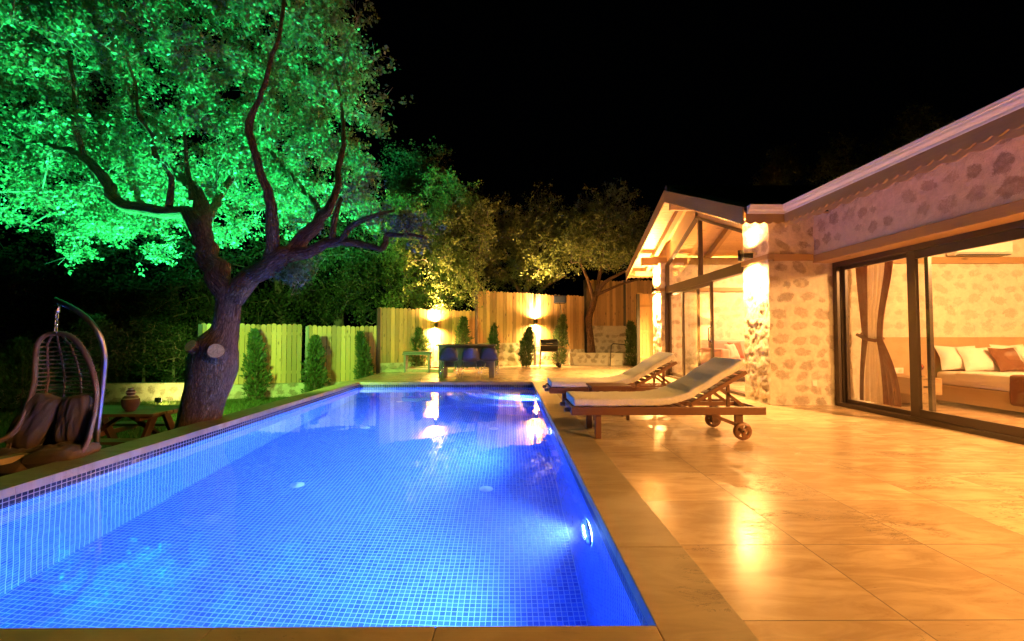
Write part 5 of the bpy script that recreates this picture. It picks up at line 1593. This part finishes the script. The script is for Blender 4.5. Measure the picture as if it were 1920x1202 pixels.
mm, mn, mp_ = mat('mosaic_lamp_glass', .25); N = NT(mn); vo = N.node('ShaderNodeTexVoronoi'); vo.inputs['Scale'].default_value = 60; N.link(N.coord('Object'), vo.inputs['Vector'])
N.link(N.mix(N.ramp(vo.outputs['Distance'], [(0.3, 0), (.6, 1)]), (.55, .12, .06), (.10, .05, .04)), mp_.inputs['Base Color'])
T = empty('mosaic_lamp', (5.93, 6.66, .441), 'small dark mosaic ornament lamp on the nightstand', 'table lamp')
m_ = MB(); m_.lathe([(0, 0), (.055, 0), (.06, .01), (.03, .03), (.022, .06), (.035, .08), (.03, .09)], n=20); m_.build('lamp_base', M['dark_metal'], T)
m_ = MB(); m_.lathe([(.03, .09), (.07, .115), (.082, .15), (.065, .185), (.03, .205), (.02, .215), (.008, .25), (0, .28)], n=24); m_.build('lamp_shade', mm, T)
T = empty('socket_plate', (5.78, 6.973, .47), 'white double socket plate on the headboard above the nightstand', 'socket')
m_ = MB(); m_.box(0, -.006, 0, .22, .003, .085); m_.build('plate', M['white'], T, bevel=.003)
for x in (.055, .165):
    m_ = MB(); m_.lathe([(0, -.0075), (.027, -.0075), (.030, -.0055)], c=(x, 0, .042), n=20, axis='y'); m_.build('outlet', M['cream_cloth'], T)
T = empty('air_conditioner', (6.78, 6.86, 2.27), 'white wall air conditioner high on the bedroom wall', 'air conditioner')
m_ = MB(); m_.prism([(0, .04), (.0, .26), (.17, .26), (.17, 0.0), (.06, 0)], 'x', 0, .85); m_.build('casing', M['white'], T, bevel=.012)
m_ = MB(); m_.box(.03, .0, -.006, .82, .06, .004); m_.build('louvre', M['dark_metal'], T)
# skirting
m_ = MB(); m_.box(5.2, 7.0, .013, 5.71, 7.03, .09); hp(m_, 'skirting', M['white'], bevel=.003)
# curtain
T = empty('curtain', (5.32, 6.45, 0), 'brown and cream curtain tied back at the left end of the bedroom door', 'curtain')
def drape(y0t, y1t, y0m, y1m, y0b, y1b, mt, name, ph, dx=0):
    vs = []; zs = list(np.linspace(2.18, 1.0, 22)) + list(np.linspace(.97, .07, 18)); n = 44
    for z in zs:
        if z > .985:
            t = (2.18 - z) / 1.195; e = t * t * (3 - 2 * t); e = e ** .9
            a = y0t + (y0m - y0t) * e; b = y1t + (y1m - y1t) * e
        else:
            t = (.985 - z) / .915; e = 1 - (1 - t) ** 2
            a = y0m + (y0b - y0m) * e; b = y1m + (y1b - y1m) * e
        for k in range(n + 1):
            s = k / n; y = a + (b - a) * s; amp = .012 * (.35 + abs(b - a) / .4)
            vs.append((dx + amp * math.sin(s * 22 + ph) + .006 * math.sin(s * 51 + z * 3), y - 6.45, z))
    m_ = MB(); m_.add(vs, [(i * (n + 1) + k, i * (n + 1) + k + 1, (i + 1) * (n + 1) + k + 1, (i + 1) * (n + 1) + k) for i in range(len(zs) - 1) for k in range(n)], smooth=True)
    return m_.build(name, mt, T, recalc=False)
drape(6.99, 6.76, 6.90, 6.78, 6.97, 6.90, M['brown_cloth'], 'brown_border', 0)
drape(6.77, 6.41, 6.79, 6.60, 6.91, 6.52, M['cream_cloth'], 'cream_panel', 1)
drape(6.42, 6.27, 6.61, 6.49, 6.53, 6.21, M['brown_cloth'], 'brown_border', 2, -.01)
m_ = MB(); m_.tube([(-.06, .46, 1.06), (-.045, .30, .99), (-.04, .15, .97), (.05, .12, 1.0), (.06, .3, 1.03), (-.0, .46, 1.07)], .025, n=8); m_.build('tieback', M['brown_cloth'], T)

# ------------------------------------------------------------------ living room
T = empty('sofa', (4.98, 10.3, .012), 'pink upholstered sofa in the living room behind the open door', 'sofa')
soft_box('seat', 0.0, .0, .12, 2.2, .95, .45, M['pink'], T, .04, .01)
soft_box('backrest', 0.0, .96, .12, 2.2, 1.2, .93, M['pink'], T, .05, .01)
soft_box('arm', -.22, .0, .08, -.01, 1.2, .74, M['pink'], T, .05, .01)
o = pillow((5.42, 10.95, .70), .42, .42, .13, 70, 20, M['red_cloth'], 'dark red cushion at the back of the pink sofa', 'cushion', 9)
o = pillow((5.22, 10.72, .68), .40, .40, .12, 66, 32, M['pink'], 'pink cushion leaning on the dark red one on the sofa', 'cushion', 10)
